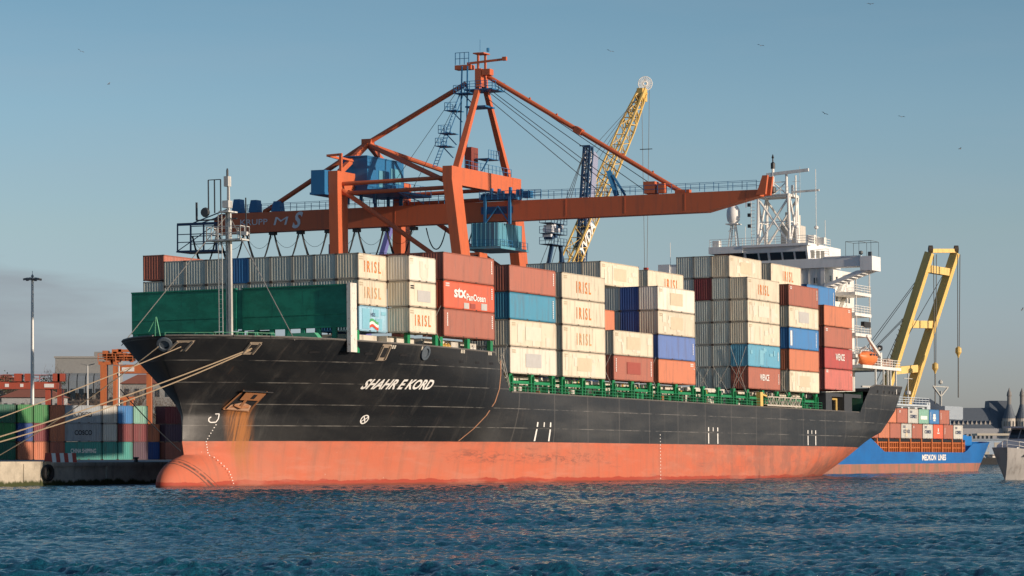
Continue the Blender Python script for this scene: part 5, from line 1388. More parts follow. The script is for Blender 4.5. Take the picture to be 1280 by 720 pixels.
    b.beam(S(260, -11, 16.6), S(265, -11, 16.6), .12); bb = MB(); bb.beam(S(234, -12, 14.0), S(242, -12, 14.1), .3); bb.build('radar_bar', CMP, cs); bb = MB(); bb.beam(S(239, -12, 14.7), S(247, -12, 14.8), .3); bb.build('radar_bar', CMP, cs); b.lathe([(.05, 0), (.5, .2), (.5, .7), (.05, .9)], (262.5, 11, 13.6), 10)
    b.build('coaster_mast', CMP, cs); b = MB(); b.beam(S(276, -9, 8), S(276, -9, 14.6), .4); b.beam(S(271, -9, 15.4), S(281, -9, 15.4), .15); b.beam(S(276, -9, 13.6), S(271.5, -9, 15.3), .25); b.beam(S(276, -9, 13.6), S(280.5, -9, 15.3), .25); b.lathe([(.05, 0), (.4, .2), (.4, .6), (.05, .9)], (276, 9, 15.8), 8)
    b.build('coaster_mast', CMP, cs)
    b = MB(); b.box(S(272, -9.6, 9.4), S(283, -7.0, 11.8)); b.box(S(283, -9.5, 9.5), S(284, -7.1, 11.7)); b.beam(S(275, -8, 6), S(277, -8, 9.4), .4); b.beam(S(279, -8, 6), S(278, -8, 9.4), .4); b.build('crane_cab', plain('cab_grey_paint', (.30, .34, .38), .5), cs)
coaster()
GC = 'boxes on the blue coaster'
cx = (('text', 'CONEX', 'dark', .52, .36, 3.9, .62), ('code', 'dark', .2, .86, 1.3))
def cbox(u, z, c, label, spec=()): container(MQ, S(u, -6.6, z), L20, 2.591, c, label, GC, spec, 'ribbed')
low = [('orange brown', 'orange brown box near the left end of the coaster lower tier', ()), ('red brown', 'red brown box left of the tan smeared one on the coaster', ()),
       ('light grey', 'pale grey box with dark capitals and a tan smear on the coaster', cx + (('patch', 'tan', .5, .4, 1.2, 1.4),)), ('red brown', 'red brown box between the two left pale grey boxes on the blue coaster', (('code', 'white', .1, .85, .6),)),
       ('light grey', 'clean pale grey box with dark capitals, middle of the coaster lower tier', cx), ('bright red', 'bright red box with a small white emblem on the blue coaster', (('patch', 'white', .5, .62, .5, .6), ('patch', 'white', .5, .40, 1.4, .18))),
       ('red brown', 'dull red brown box left of the rightmost pale grey one on the coaster', (('strip', 'white', .12, .9, 2.3),)), ('light grey', 'pale grey box with dark capitals, right end of the coaster lower tier', cx)]
cbox(278.3-6.3*9, 5.75, 'red brown', 'red brown box in the coaster lower tier, right beside the black stern')
for i, (c, lab, sp_) in enumerate(low): cbox(278.3 - 6.3*(8-i), 5.75, c, lab, sp_)
upp = [('orange brown', 'orange brown box in the coaster upper tier, beside the black stern', ()), ('red brown', 'red brown box left of the upper pale grey one on the blue coaster', (('code', 'white', .2, .85, .8),)), ('light grey', 'pale grey box with dark capitals in the upper tier of the blue coaster', cx),
       ('mint green', 'mint green box with a white name band on the blue coaster', (('patch', 'white', .5, .42, 3.9, .62),)), ('blue', 'bright blue box with a round white emblem on the blue coaster', (('patch', 'white', .5, .60, 1.4, .5), ('patch', 'white', .5, .42, 1.8, .35), ('patch', 'white', .5, .27, 1.2, .3), ('strip', 'white', .12, .8, 2.3))), ('red brown', 'red brown box, right end of the upper tier on the blue coaster', (('strip', 'white', .12, .9, 2.3),))]
for i, (c, lab, sp_) in enumerate(upp): cbox(269.6 - 6.3*(6-i), 8.36, c, lab, sp_)

# ---------------------------------------------------------------- twin beam jib crane behind the stern
JD = 600.0
def wp(px_, py_, D=JD): return Vector(((px_-640)/3720*D, D, CAM_Z + (567-py_)/3720*D))
jc = thing('jib_crane', 'leaning yellow twin beam jib crane behind the stern with two hanging hooks', 'crane', WORLD, (0, 0, 0))
JY = paint('jib_yellow_paint', (.78, .53, .17), .25, .3)
b = MB(); dia = (.84, -.54, 0)
Lb, Lt, Rb, Rt = wp(1089, 545), wp(1162, 316), wp(1125, 530, JD+5), wp(1194, 316, JD+5)
for p_, q_ in ((Lb, Lt), (Rb, Rt)): b.beam(p_, q_, 1.5, 1.9, 0, dia, 1.3, 1.6)
for t in (.10, .355, .61, .915):
    p_, q_ = Lb.lerp(Lt, t), Rb.lerp(Rt, t - .03); b.beam(p_, q_, 1.3, 1.5, 0, (0, 0, 1))
b.beam(Lt+Vector((0, 0, .4)), Rt+Vector((0, 0, .4)), .8, .8)
b.build('jib_beam', JY, jc)
b = MB()
for c in (Lt, Rt): b.lathe([(.35, -.5), (.8, -.4), (.8, .4), (.35, .5)], (c.x+.2, c.y, c.z+.7), 14, 0, 'X')
dl = (Lt-Lb).normalized()
for k in range(22): c = Lb.lerp(Lt, .05+.6*k/22) + Vector((-.95, -.7, 0)); b.beam(c, c + Vector((-.3, .5, .5)), .10)
b.build('jib_sheave', plain('jib_dark_steel', (.07, .055, .04), .6), jc)
b = MB()
for x0, x1, y1 in ((1167, 1168, 455), (1170.5, 1169.8, 455), (1197, 1197.2, 436), (1200, 1199, 436)): b.tube(wp(x0, 318), wp(x1, y1), .09, 5)
for x0, y0, x1, y1 in ((1146, 350, 1070, 452), (1148, 350, 1073, 453), (1133, 396, 1082, 448), (1131, 396, 1080, 448), (1178, 345, 1100, 480), (1154, 350, 1085, 500)): b.tube(wp(x0, y0), wp(x1, y1+40*0), .07, 5)
for x0, y0, x1, y1 in ((1169, 466, 1169, 505), (1198, 445, 1198, 497)): b.tube(wp(x0, y0), wp(x1, y1), .14, 6)
b.build('hoist_rope', WIRE, jc)
for x0, y0 in ((1169, 455), (1198, 435)):
    b = MB(); c = wp(x0, y0); b.lathe([(.15, .3), (.6, 0), (.65, -.9), (.3, -1.4), (.12, -2.0)], c, 10); b.build('hook', YELLOW, jc)
b = MB(); c = wp(1100, 567, JD); y_ = JD+4; b.box((c.x-5, y_-8, QTOP), (c.x+8, y_+12, 9)); b.lathe([(3, 9), (2.4, 12)], (c.x+2, y_, 0), 14); b.box((c.x-14, y_-7, 9), (c.x-4, y_+10, 14)); b.beam((c.x-10, y_, 14), wp(1072, 452, JD), .5)
b.build('jib_pedestal', JY, jc)

# ---------------------------------------------------------------- ferry at the right edge
fy = thing('ferry', 'white passenger boat with a tyre clad bow at the right edge of the harbour', 'boat', Matrix.Translation((60.0, 362, 0)) @ Matrix.Rotation(math.atan2(.74, .67), 4, 'Z'), (0, 0, 0))
def ferry():
    mb = MB(); n = 16; NZ = 8; st = [24*i/n for i in range(n+1)]
    def hb(x, z): t = min(max((x + .55*(z-.0)*.5)/9, 0), 1); return max(3.4*(1-(1-t)**2)**(.75)*(.78+.22*min(1, z/2)), .03)
    for sd in (1, -1):
        for x in st:
            zt = 3.9 - .9*min(x/9, 1)
            for j in range(NZ+1):
                z = -.5 + (zt+.5)*j/NZ; xx = x - (1-min(x/6, 1))*(z*.32)
                mb.v.append((xx, sd*hb(x, max(z, 0)), z))
    f = lambda s_, i, j: (0 if s_ == 1 else (n+1)*(NZ+1)) + i*(NZ+1)+j
    for s_ in (1, -1):
        for i in range(n):
            for j in range(NZ): mb.f.append((f(s_,i,j), f(s_,i+1,j), f(s_,i+1,j+1), f(s_,i,j+1))); mb.m.append(0)
    for i in (0, n):
        for j in range(NZ): mb.f.append((f(1,i,j), f(-1,i,j), f(-1,i,j+1), f(1,i,j+1))); mb.m.append(0)
    mb.build('ferry_hull', paint('ferry_white_paint', (.38, .36, .34), .4, .6), fy, smooth=True)
    b = MB(); b.box((1.0, -2.9, 2.9), (24, 2.9, 3.0)); b.build('ferry_deck', plain('ferry_deck', (.25, .22, .18)), fy)
    X = -2.6
    b = MB(); b.prism([(4.2+X, 3.0), (23, 3.0), (23, 4.7), (6.0+X, 4.7), (4.8+X, 4.2)], -2.6, 2.6, lambda x, z, y: (x, y, z)); b.prism([(6.5+X, 4.7), (18, 4.7), (18, 6.3), (7.4+X, 6.3)], -2.2, 2.2, lambda x, z, y: (x, y, z)); b.box((6.4+X, -2.7, 6.3), (18.6, 2.7, 6.5)); b.build('ferry_cabin', plain('ferry_cabin_paint', (.50, .52, .55), .4), fy)
    for k in range(3):
        w = MB(); w.prism([(6.62+X, 5.0), (7.28+X, 6.1), (7.25+X, 6.12), (6.58+X, 5.02)], -2.0+k*1.4, -.8+k*1.4, lambda x, z, y: (x-.03, y, z)); w.build('ferry_window', GLASS, fy)
    for k in range(5):
        w = MB(); w.box((7.6+X+k*2.4, -2.24, 5.1), (9.4+X+k*2.4, -2.2, 6.1)); w.build('ferry_window', GLASS, fy)
        w = MB(); w.box((6.4+X+k*2.4, -2.64, 3.5), (8.0+X+k*2.4, -2.6, 4.3)); w.build('ferry_window', GLASS, fy)
    b = MB(); b.tube((11+X, 0, 6.5), (11+X, 0, 8.4), .08, 6); b.rail([(1.2, 1.2, 3.6), (.4, 0, 3.8), (1.2, -1.2, 3.6), (4, -2.6, 3.2)], 1.0, 1.0, .03, 2); b.box((8.3+X, -.4, 6.5), (9.6+X, .4, 7.1)); b.box((1.2, -.9, 3.0), (2.6, .9, 3.9)); b.build('ferry_mast', SWHITE, fy)
    for x, y in ((3.4, -3.0), (5.4, -3.65), (7.6, -3.85)):
        o = link('fender', tag_t, fy); o.location = (x, y, 1.6); o.scale = (1.2, 1.2, 1.2); o.rotation_euler = (0, 0, R(-28) if x < 5 else R(-10))
tag_t = bpy.data.objects['tyre_fender'].data
ferry()

# ---------------------------------------------------------------- far shore on the right
def building(name, label, cat, matrix, w, d, h, cols, floors, wall, roofm, ww=.55, wh=.6, hip=0, group=None, glassm=None, base=0.0):
    t = thing(name, label, cat, matrix, (0, 0, 0), group)
    b = MB(); b.box((0, 0, base-4), (w, d, h)); b.build('wall', wall, t)
    b = MB()
    if hip:
        ov = .6; z0 = h+.004
        i = min(d/2, w/2)*.7
        b.add([(-ov,-ov,z0),(w+ov,-ov,z0),(w+ov,d+ov,z0),(-ov,d+ov,z0),(i,d/2,z0+hip),(w-i,d/2,z0+hip)], [(0,1,5,4),(1,2,5),(2,3,4,5),(3,0,4),(0,3,2,1)])
    else: b.box((-.3, -.3, h+.004), (w+.3, d+.3, h+.5))
    b.build('roof', roofm, t)
    fw, fh = w/cols, h/floors
    for c in range(cols):
        for f in range(floors):
            q = MB(); x = fw*(c+.5); z = fh*(f+.5)
            q.box((x-fw*ww/2, -.06, z-fh*wh/2), (x+fw*ww/2, -.02, z+fh*wh/2)); q.build('window', glassm or GLASS, t)
    return t
SLATE = plain('slate_roof', (.10, .12, .145), .6); STONE = plain('pale_stone', (.46, .42, .37), .8, vary=.6); TILE = plain('terracotta_tiles', (.30, .11, .07), .8); GREYW = plain('grey_render', (.26, .26, .25), .8); BEIGE = plain('beige_render', (.36, .32, .26), .8)  # slate and pale stone lightened so their colour carries distance haze
def at(px_, py_, D): return Vector(((px_-640)/3720*D, D, CAM_Z + (567-py_)/3720*D))
def wm(px_, D, z=0, rot=0): return Matrix.Translation(((px_-640)/3720*D, D, z)) @ Matrix.Rotation(R(rot), 4, 'Z')
land = MB(); a = [at(1130, 567, 1050), at(1500, 567, 1000), at(1500, 567, 2400), at(1000, 567, 2400), at(1000, 567, 1050)]
land.add([(p.x, p.y, 1.4) for p in a] + [(p.x, p.y, -2) for p in a], [(0,1,2,3,4), (0,5,6,1), (4,9,5,0)])
tag(land.build('far_shore', plain('shore_paving', (.2, .2, .19), .9)), kind='structure')
st = thing('railway_station', 'old station with a steep slate roof and round corner turrets', 'building', wm(1186, 1180, 1.4), (0, 0, 0))
k = 1180/3720
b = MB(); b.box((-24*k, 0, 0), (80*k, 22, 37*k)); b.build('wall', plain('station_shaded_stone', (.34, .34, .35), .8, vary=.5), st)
b = MB(); b.prism([(0, 36*k), (22, 36*k), (16, 63*k), (6, 63*k)], -25*k, 62*k, lambda y, z, x: (x, y, z)); b.prism([(1, 36*k), (24, 36*k), (17, 72*k), (7, 72*k)], 54*k, 80*k, lambda y, z, x: (x, y, z)); b.build('roof', SLATE, st)
for i in range(9):
    q = MB(); x = (6+i*5.6)*k; q.prism([(0, 42*k), (2.6*k, 42*k), (1.3*k, 47*k)], 1.2, 2.6, lambda a, z, y: (x+a, y, z)); q.build('dormer', STONE, st)
for i in range(14):
    q = MB(); x = (-18+i*5.4)*k; q.box((x, -.1, 10*k), (x+2.4*k, -.03, 30*k)); q.build('window', GLASS, st)
for x0, hh in ((76, 62), (92, 62)):
    b = MB(); b.lathe([(9.5*k, 0), (9.5*k, 46*k), (8.5*k, 46*k), (8.5*k, hh*.80*k)], (x0*k, 1, 0), 20); tw = b.build('turret', STONE, st)
    b = MB(); b.lathe([(9*k, hh*.80*k), (6.2*k, 56*k), (3.6*k, 64*k), (2.9*k, 67*k)], (x0*k, 1, 0), 20); b.build('turret_roof', SLATE, tw)
    b = MB(); b.lathe([(2.6*k, 66*k), (2.6*k, 77*k), (3.2*k, 78*k), (2.6*k, 82*k), (1.2*k, 85*k), (.2*k, 88*k)], (x0*k, 1, 0), 12); b.build('turret_lantern', plain('lantern_stone', (.20, .19, .18), .7), tw)
    for j in range(5):
        for z in (14, 27, 39):
            q = MB(); A = R(-140 + j*25); c, s_ = math.cos(A), math.sin(A)
            q.beam((x0*k+c*9.6*k, 1+s_*9.6*k, z*k), (x0*k+c*9.6*k, 1+s_*9.6*k, (z+7)*k), 2*k, .1); q.build('window', GLASS, tw)
b = MB(); b.box((70*k, -8, 0), (110*k, -2, 17*k)); b.build('porch', plain('white_stone', (.55, .52, .47), .8), st)
PB = plain('pale_blue_cladding', (.38, .46, .54), .6)
b_ = building('ferry_terminal', 'low pale blue terminal with a row of cream windows on the far shore', 'building', wm(1190, 1010, 1.4), 36, 14, 6.3, 8, 2, PB, plain('terminal_roof', (.28, .32, .36), .6), .62, .5, 0, None, plain('cream_blind', (.50, .46, .38), .6))
b = MB(); b.box((0, -3, 8.4), (40, 10, 9.2)); tag(b.build('canopy', plain('canopy_cream', (.55, .50, .40), .6), matrix=wm(1220, 1100, 1.4)), 'long cream canopy above the pale blue terminal', 'canopy')
b = MB(); b.prism([(0, 1.5), (46, 1.5), (46, 6.4), (2, 5.6)], 0, 12, lambda x, z, y: (x, y, z)); tag(b.build('shed', plain('dark_shed', (.06, .065, .07), .7), matrix=wm(1150, 1120, 1.4)), 'long dark shed behind the boxes of the blue coaster', 'shed')
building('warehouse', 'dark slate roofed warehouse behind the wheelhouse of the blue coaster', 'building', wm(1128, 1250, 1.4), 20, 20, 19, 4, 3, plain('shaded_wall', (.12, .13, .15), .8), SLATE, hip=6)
rr = random.Random(12)
BLAB = ['low', 'tiny', 'small', 'stubby', 'narrow', 'flat', 'boxy', 'slim', 'short']
bm0 = None
for i in range(9):
    x = 1222 + i*4.6 + rr.uniform(-1, 1)
    o = thing('motor_boat', 'moored white motor boats packed together in front of the pale blue terminal', 'boat', wm(x, 930 + rr.uniform(-25, 25), 0, rr.uniform(-60, 60)), (0, 0, 0), 'moored boats before the terminal')
    if bm0 is None:
        m1 = MB(); m1.prism([(-4, 0), (3, 0), (5, 1.3), (-4, 1.3)], -1.4, 1.4, lambda x, z, y: (x, y*(1 if x < 3.5 else .4), z))
        m2 = MB(); m2.prism([(-3, 1.3), (1.8, 1.3), (.8, 2.9), (-3, 2.9)], -1.1, 1.1, lambda x, z, y: (x, y, z)); m2.tube((-1, 0, 2.9), (-1, 0, 5.5), .06, 5)
        bm0 = (m1.mesh('boat_hull', plain('boat_hull_white', (.55, .53, .50), .4)), m2.mesh('boat_cabin', plain('boat_cabin_paint', (.45, .42, .38), .4)))
    link('boat_hull', bm0[0], o); link('boat_cabin', bm0[1], o)
b = MB(); b.box((-14, -3, -1), (30, 3, 1.9)); b.box((-14, -3.1, 1.2), (30, 3.1, 1.5)); tag(b.build('breakwater', plain('dark_breakwater', (.05, .05, .05), .8), matrix=wm(1222, 905)), 'short dark jetty just behind the bow of the blue coaster', 'jetty')

# ---------------------------------------------------------------- yard on the left
YC = Vector((math.cos(R(40)), math.sin(R(40)), 0))
Y0 = at(0, 573, 415); Y0.z = QTOP
YM = Matrix.Translation(Y0) @ Matrix.Rotation(R(40), 4, 'Z')
def ybox(x, tier, L, c, label, spec=(), end=False, cname='shipping_container', dy=0.0):
    # x along the row; end=True shows the narrow end, otherwise the long side
    if end: m = YM @ Matrix.Translation((x+1.22, dy, tier*2.6)) @ Matrix.Rotation(R(90), 4, 'Z')
    else: m = YM @ Matrix.Translation((x, 1.22+dy, tier*2.6))
    container(m, (0, 0, 0), L, 2.591, c, label, 'boxes stacked in the yard on the quay', spec, 'ribbed')
px2x = lambda p: p/6.72
for x, cs3 in ((-16, ('dark green', 'dark green', 'dark green')), (16, ('orange brown', 'navy blue', 'green')), (0, ('dark green', 'dark green', 'dark green'))):
    pass
cosco = ('text', 'COSCO', 'black', .50, .36, 2.9, .72)
pos = ['bottom', 'middle', 'top']
for i, c in enumerate(('dark green', 'green', 'dark green')): ybox(px2x(-24), i, L20, c, '%s box at the far left edge of the yard, %s of three' % (c, pos[i]))
for i, c in enumerate(('dark green', 'dark green', 'dark green')): ybox(px2x(16)-.1, i, L20, c, '%s box beside the lamp mast, %s of its stack, left of the green ends' % (c, pos[i]), dy=6.4) if i == 5 else None
for j, x in enumerate((19, 36.5)):
    for i, c in enumerate(('orange brown', ('navy blue', 'maroon')[j], 'green')): ybox(px2x(x), i, L20, c, '%s box end, %s of the %s column from the lamp mast' % (c, pos[i], ('first', 'second')[j]), (), True)
for i, c in enumerate(('red brown', 'orange brown', 'orange brown')): ybox(px2x(54), i, L20, c, '%s box end left of the grey boxes with black capitals, %s one' % (c, pos[i]), (), True)
ybox(px2x(71.3)-.1, 0, L20, 'sea green', 'sea green box with white lettering under the grey ones with black capitals', (('text', 'CHINA SHIPPING', 'white', .5, .38, 4.2, .62),))
ybox(px2x(71.3)-.1, 1, L20, 'grey', 'grey box with black capitals, lower of the two', (cosco,)); ybox(px2x(71.3)-.1, 2, L20, 'grey', 'grey box with black capitals, upper of the two', (cosco,))
for i, c in enumerate(('sea green', 'light grey', 'light grey')): ybox(px2x(112)+.1, i, L20, c, '%s box end just right of the grey boxes with black capitals, %s one' % (c, pos[i]), (), True)
for i, c in enumerate(('sea green', 'maroon', 'blue')): ybox(px2x(129.5)+.1, i, L20, c, '%s box end in the column right of the pale grey ends, %s one' % (c, pos[i]), (), True)
for i, c in enumerate(('dark purple', 'maroon', 'mint green')): ybox(px2x(147)+.1, i, L20, c, '%s box end in the column left of the dark gap, %s one' % (c, pos[i]), (), True)
for i, c in enumerate(('navy blue', 'orange brown')): ybox(px2x(165)+.1, i, L20, c, '%s box end set back in the dark gap, %s one' % (c, pos[i]), (), True, dy=1.0)
for i, c in enumerate(('red brown', 'dark purple', 'maroon')): ybox(px2x(182.6)+.2, i, L20, c, '%s box side near the stem of the ship, %s one' % (c, pos[i]), ())
def bars(): return (('patch', 'white', .2, .5, .12, 2.2), ('patch', 'white', .4, .5, .12, 2.2))
for j, x in enumerate((224.6, 242)):
    for i, c in enumerate((('orange brown', 'orange brown'), ('white', 'orange brown'), ('dull pink red', 'orange brown'))):
        ybox(px2x(x)+.35, i, L20, c[j], '%s box end right beside the ship stem, %s of the %s column' % (c[j], pos[i], ('left', 'right')[j]), (), True)
# high lamp mast and street poles
def lampmast(px_, D, ytop, label, w, name='lamp_mast', big=True):
    c = at(px_, ytop, D); t = thing(name, label, 'lamp', Matrix.Translation((c.x, D, QTOP)))
    H = c.z - QTOP
    b = MB(); b.tube((0, 0, 0), (0, 0, H), w, 12, 0, w*.55); b.build('pole', plain('galvanised_pole', (.52, .52, .50), .45, .3), t, smooth=True)
    if big:
        b = MB(); b.lathe([(.3, H-.4), (1.0, H-.2), (1.0, H-.05), (.2, H)], n=14); b.lathe([(.05, H), (.25, H+.2), (.05, H+.5)], n=8); b.tube((0, 0, H), (0, 0, H+1.0), .04, 5); b.build('lamp_ring', STEEL, t)
        for k in range(6):
            A = 2*math.pi*k/6 + .3; q = MB(); d_ = Vector((math.cos(A), math.sin(A), 0)); q.beam(d_*.7+Vector((0, 0, H-.15)), d_*1.35+Vector((0, 0, H-.3)), .4, .3); q.build('floodlight', plain('floodlight_grey', (.18, .18, .18), .5), t)
    else:
        q = MB(); q.beam((-1.1, 0, H+.15), (0, 0, H-.1), .18, .12); q.beam((1.1, 0, H+.15), (0, 0, H-.1), .18, .12); q.build('lamp_head', plain('floodlight_grey', (.18, .18, .18)), t)
lampmast(40.5, 440, 347, 'very tall grey lamp mast with a ring of floodlights rising above the yard', .34)
lampmast(109.5, 470, 456, 'short grey double armed lamp post in front of the concrete block building', .18, 'lamp_post', False)
lampmast(148.5, 455, 457, 'slim pale pole in front of the orange straddle crane', .22, 'lamp_post', False)
# yard cranes
OCR = paint('yard_crane_orange', (.52, .15, .05), .2, .3); RCR = paint('yard_crane_red', (.40, .08, .045), .2, .3)
def ycrane(name, label, D, m, parts):
    t = thing(name, label, 'crane', WORLD, (0, 0, 0))
    for nm, kind, x0, y0, x1, y1, dep in parts:
        a_, c_ = at(x0, y0, D), at(x1, y1, D); b = MB(); b.box((a_.x, D-dep/2, a_.z), (c_.x, D+dep/2, c_.z)); b.build(nm, m if kind == 0 else WHITE if kind == 1 else STEEL, t)
    return t
t = ycrane('yard_crane', 'low red yard crane with a long portal beam at the left edge', 500, RCR, [('portal_beam', 0, -40, 477.5, 75, 486.5, 3), ('leg', 0, 58, 486.6, 64, 575, 2.4), ('leg', 0, 73, 486.6, 78.5, 575, 2.6), ('leg', 0, -38, 486.6, -32, 575, 2.4), ('sign_plate', 1, 57, 480, 69, 484.5, 3.1), ('sign_plate', 1, 8, 480, 13, 484, 3.1), ('sign_plate', 1, 27, 480, 31, 484, 3.1), ('walkway', 2, -30, 468.4, 80, 469.4, 1.5)])
b = MB(); p_, q_ = at(-20, 477, 500), at(79, 477, 500); b.rail([(p_.x, 499, p_.z), (q_.x, 499, q_.z)], 1.1, 2, .05, 2)
for x in (20, 33, 68, 74): c = at(x, 477, 500); b.box((c.x, 498, c.z), (c.x+1.2, 500, c.z+1.3))
b.build('beam_rail', RCR, t)
t = ycrane('straddle_crane', 'bright orange gantry crane with a white sign on its beam beside the ship bow', 470, OCR, [('leg', 0, 126.5, 456, 134, 575, 2.2), ('leg', 0, 142.5, 440, 147, 575, 2.4), ('main_beam', 0, 147.1, 456, 192, 467, 2.4), ('cross_beam', 0, 124, 452, 142.4, 456, 2.0), ('sign_plate', 1, 153.5, 459.5, 169, 464.5, 2.5), ('head_block', 0, 141, 437, 147, 447, 2.4), ('trolley_frame', 0, 150, 444.5, 172, 446.5, 2.6), ('leg', 0, 184, 467.1, 190, 575, 2)])
b = MB(); p_, q_ = at(124, 452, 470), at(178, 452, 470); b.rail([(p_.x, 468.7, p_.z), (q_.x, 468.7, q_.z)], 1.2, 1.3, .06, 3)
rr = random.Random(8)
for k in range(16): c = at(rr.uniform(128, 178), rr.uniform(444, 454), 470); b.box((c.x, 469, c.z), (c.x+rr.uniform(.4, 1.6), 471, c.z+rr.uniform(.4, 1.1)))
c = at(163, 437, 470); b.box((c.x, 469, c.z-2), (c.x+.5, 470, c.z)); b.box((c.x-1.8, 469, c.z-.4), (c.x+1.2, 470, c.z))
b.build('machinery_deck', OCR, t)
t = ycrane('straddle_crane', 'small far orange yard crane low behind the mint green box', 640, OCR, [('leg', 0, 155, 500, 158, 560, 2), ('leg', 0, 163, 497, 166, 560, 2), ('main_beam', 0, 150, 496, 168, 500, 2.2)])

# town and hill behind the yard
def hill_z(x, y):
    k = max(0, min(1, (y-560)/330)); k = k*k*(3-2*k)
    return QTOP + k*(17.0*math.exp(-((x+118)/75)**2) + 5.5*math.exp(-((x+20)/60)**2)) + .8*math.sin(x*.05)*k
hm = MB(); nx, ny = 40, 30
for j in range(ny+1):
    for i in range(nx+1):
        x = -420 + 480*i/nx; y = 540 + 700*j/ny; hm.v.append((x, y, hill_z(x, y) - (.02 if j else .3)))
for j in range(ny):
    for i in range(nx): a_ = j*(nx+1)+i; hm.f.append((a_, a_+1, a_+nx+2, a_+nx+1)); hm.m.append(0)
t = NT('hill_ground'); mcol = t.mix(t.step(t.noise((.08, .08, .3), 5, .65, False), .4, .65), (.10, .085, .05), (.16, .12, .09)); t.done(mcol, .95)
tag(hm.build('hill', t.mat, smooth=True), kind='structure')
tb = building('tower_block', 'grey concrete block with arched roof lights on the hill', 'building', wm(69, 830, 6), 17, 14, 23.8, 6, 1, GREYW, plain('concrete_parapet', (.30, .29, .27), .8), .3, .08)
k = 830/3720
b = MB(); b.box((48*k, 1, 20), (72*k, 10, 25.6)); b.build('stair_tower', GREYW, tb)
for i in range(6):
    b = MB(); x = (-2+i*10.4)*k; b.prism([(-.1, 14.0), (-2.2, 14.0), (-2.2, 17.4), (-1.6, 18.8), (-.1, 19.6)], x, x+9.2*k, lambda y, z, q: (q, y, z)); rl_ = b.build('roof_light', plain('zinc_panel', (.24, .27, .29), .4, .3), tb)
    b = MB(); b.box((x+.5, -2.3, 12.2), (x+8*k, -2.22, 15.2)); b.build('pane', GLASS, rl_)
building('town_house', 'plain grey house with dark windows above the orange crane beam gap', 'building', wm(152, 760, 7), 13, 10, 14, 5, 3, GREYW, TILE, .45, .45, 2.5)
building('town_house', 'tall beige block close to the stem of the ship on the hill', 'building', wm(171, 790, 4), 9, 10, 18.0, 3, 5, BEIGE, plain('flat_roof', (.16, .15, .14)), .4, .45)
building('town_house', 'long grey house with white window frames under the red yard crane beam', 'building', wm(2, 700, 5), 14, 10, 11.4, 7, 2, plain('pale_render', (.36, .37, .37), .8), TILE, .4, .5, 2)
building('town_house', 'small red roofed house right of the lamp mast', 'building', wm(45, 730, 4), 8, 9, 10.4, 4, 2, BEIGE, TILE, .4, .45, 2.4)
building('town_house', 'low red roofed house at the foot of the bare wood', 'building', wm(78, 640, 3), 9, 8, 6.5, 4, 2, BEIGE, TILE, .4, .4, 1.8)
building('town_house', 'narrow red roofed house at the far left edge', 'building', wm(-10, 760, 6), 6, 8, 15, 2, 3, GREYW, TILE, .4, .45, 2.5)
# trees
BARK = plain('bark', (.075, .05, .035), .9); TWIG = plain('bare_twigs', (.14, .10, .075), .9, vary=.7); EVER = plain('evergreen_leaves', (.035, .06, .025), .8, vary=.8)
_TR = {}
def tree_mesh(kind, seed):
    if (kind, seed) in _TR: return _TR[kind, seed]
    r = random.Random(seed); tr = MB(); cr_ = MB(); H = 1.0
    tr.pipe([(0, 0, -.1), (.01, .01, .25), (.0, .02, .55)], [.035, .026, .014], 6)
    tips = []
    for k in range(9):
        A = r.uniform(0, 6.28); z0 = r.uniform(.22, .5); L = r.uniform(.22, .42)
        p = Vector((math.cos(A)*L*.7, math.sin(A)*L*.7, z0+L*.75)); tr.pipe([(0, .01, z0), Vector((0, 0, z0)).lerp(p, .5)+Vector((0, 0, -.02)), p], [.014, .009, .004], 5); tips.append(p)
    n = 900 if kind == 'bare' else 700
    for k in range(n):
        c = r.choice(tips); q = Vector((r.gauss(0, .11), r.gauss(0, .11), r.gauss(0, .10))) + c
        if kind == 'bare':
            d_ = (q - Vector((0, 0, .35))).normalized() + Vector((r.gauss(0, .5), r.gauss(0, .5), r.gauss(0, .4))); e = q + d_*.06; w = Vector((d_.y, -d_.x, .3)).normalized()*.004
            cr_.add([q-w, q+w, e], [(0,1,2)])
        else:
            a_ = Vector((r.gauss(0, 1), r.gauss(0, 1), r.gauss(0, 1))).normalized()*.026; b_ = a_.cross(Vector((r.gauss(0, 1), r.gauss(0, 1), r.gauss(0, 1)))).normalized()*.022
            cr_.add([q-a_, q+b_, q+a_, q-b_], [(0,1,2,3)])
    _TR[kind, seed] = (tr.mesh('trunk', BARK), cr_.mesh('crown', TWIG if kind == 'bare' else EVER, recalc=False))
    return _TR[kind, seed]
rt = random.Random(21)
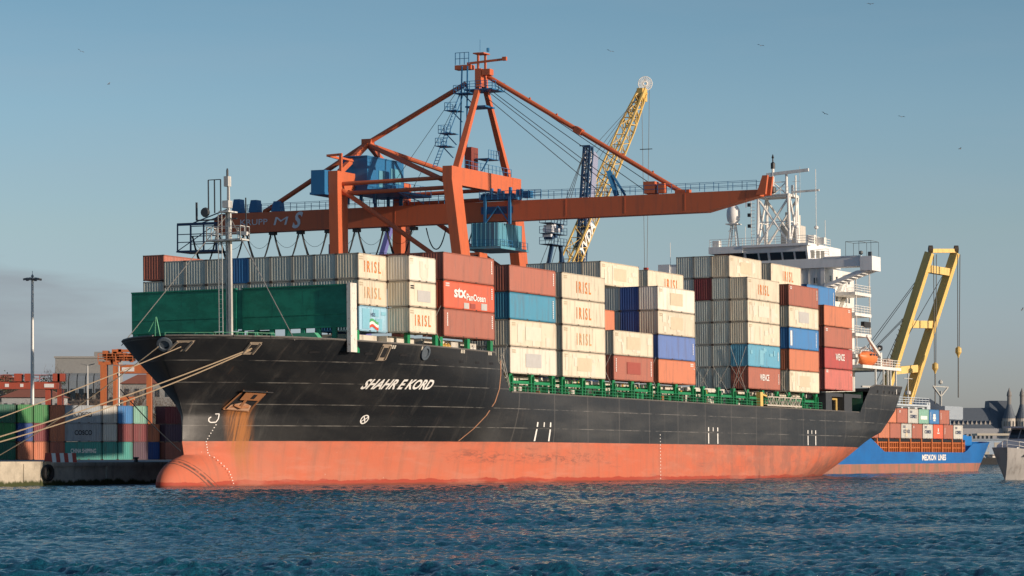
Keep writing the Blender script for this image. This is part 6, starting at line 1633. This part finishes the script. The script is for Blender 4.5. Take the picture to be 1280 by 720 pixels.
def tree(px_, D, h, kind, label, group=None):
    x = (px_-640)/3720*D; m = tree_mesh(kind, rt.randrange(3))
    o = thing('tree', label, 'tree', Matrix.Translation((x, D, hill_z(x, D)-.2)) @ Matrix.Rotation(rt.uniform(0, 6), 4, 'Z') @ Matrix.Scale(h, 4), (0, 0, 0), group)
    link('trunk', m[0], o); link('crown', m[1], o)
for i in range(34):
    p_ = rt.uniform(-15, 232); D = rt.uniform(600, 800)
    tree(p_, D, rt.uniform(7, 11), 'bare', 'leafless brown tree in the wood on the slope behind the yard', 'bare trees on the slope')
for p_, D, h, lab in ((18.5, 760, 11, 'dark evergreen standing above the red yard crane'), (28, 770, 8, 'low dark evergreen right of the tallest one by the red yard crane'), (62, 780, 9, 'dark evergreen left of the concrete block building'), (100, 640, 8, 'dark evergreen bush in front of the concrete block building'), (172, 620, 8, 'dark evergreen near the stem of the ship'), (160, 640, 7, 'round evergreen below the orange crane sign')):
    tree(p_, D, h, 'ever', lab)
# gulls
gw = MB()
gw.lathe([(.01, -.25), (.07, -.12), (.08, .05), (.05, .2), (.01, .28)], n=8, axis='X')
for s_ in (1, -1): gw.add([(-.08, s_*.05, .03), (.12, s_*.05, .03), (.10, s_*.42, .16), (-.02, s_*.78, .08), (-.08, s_*.40, .14)], [(0,1,2,3,4)])
gm = gw.mesh('gull', plain('gull_plumage', (.22, .23, .25), .7), recalc=False)
for x, y, lab in ((101, 64, 'farthest left in the sky'), (136, 105, 'just below the leftmost one'), (763, 64, 'above the yellow boom'), (951, 57, 'high between the cranes and the right edge'), (1127, 146, 'right of the radar mast, halfway up the sky'), (1200, 186, 'above the yellow jib'), (1031, 142, 'above the radar mast'), (1088, 5, 'at the very top of the sky'), (1278, 387, 'low at the right edge')):
    D = 300; o = link('gull', gm); c = at(x, y, D); o.matrix_world = Matrix.Translation(c) @ Matrix.Rotation(rt.uniform(0, 6), 4, 'Z') @ Matrix.Rotation(rt.uniform(-.5, .5), 4, 'X') @ Matrix.Scale(.55, 4)
    tag(o, 'small gull in flight, ' + lab, 'bird', 'gulls in the sky')
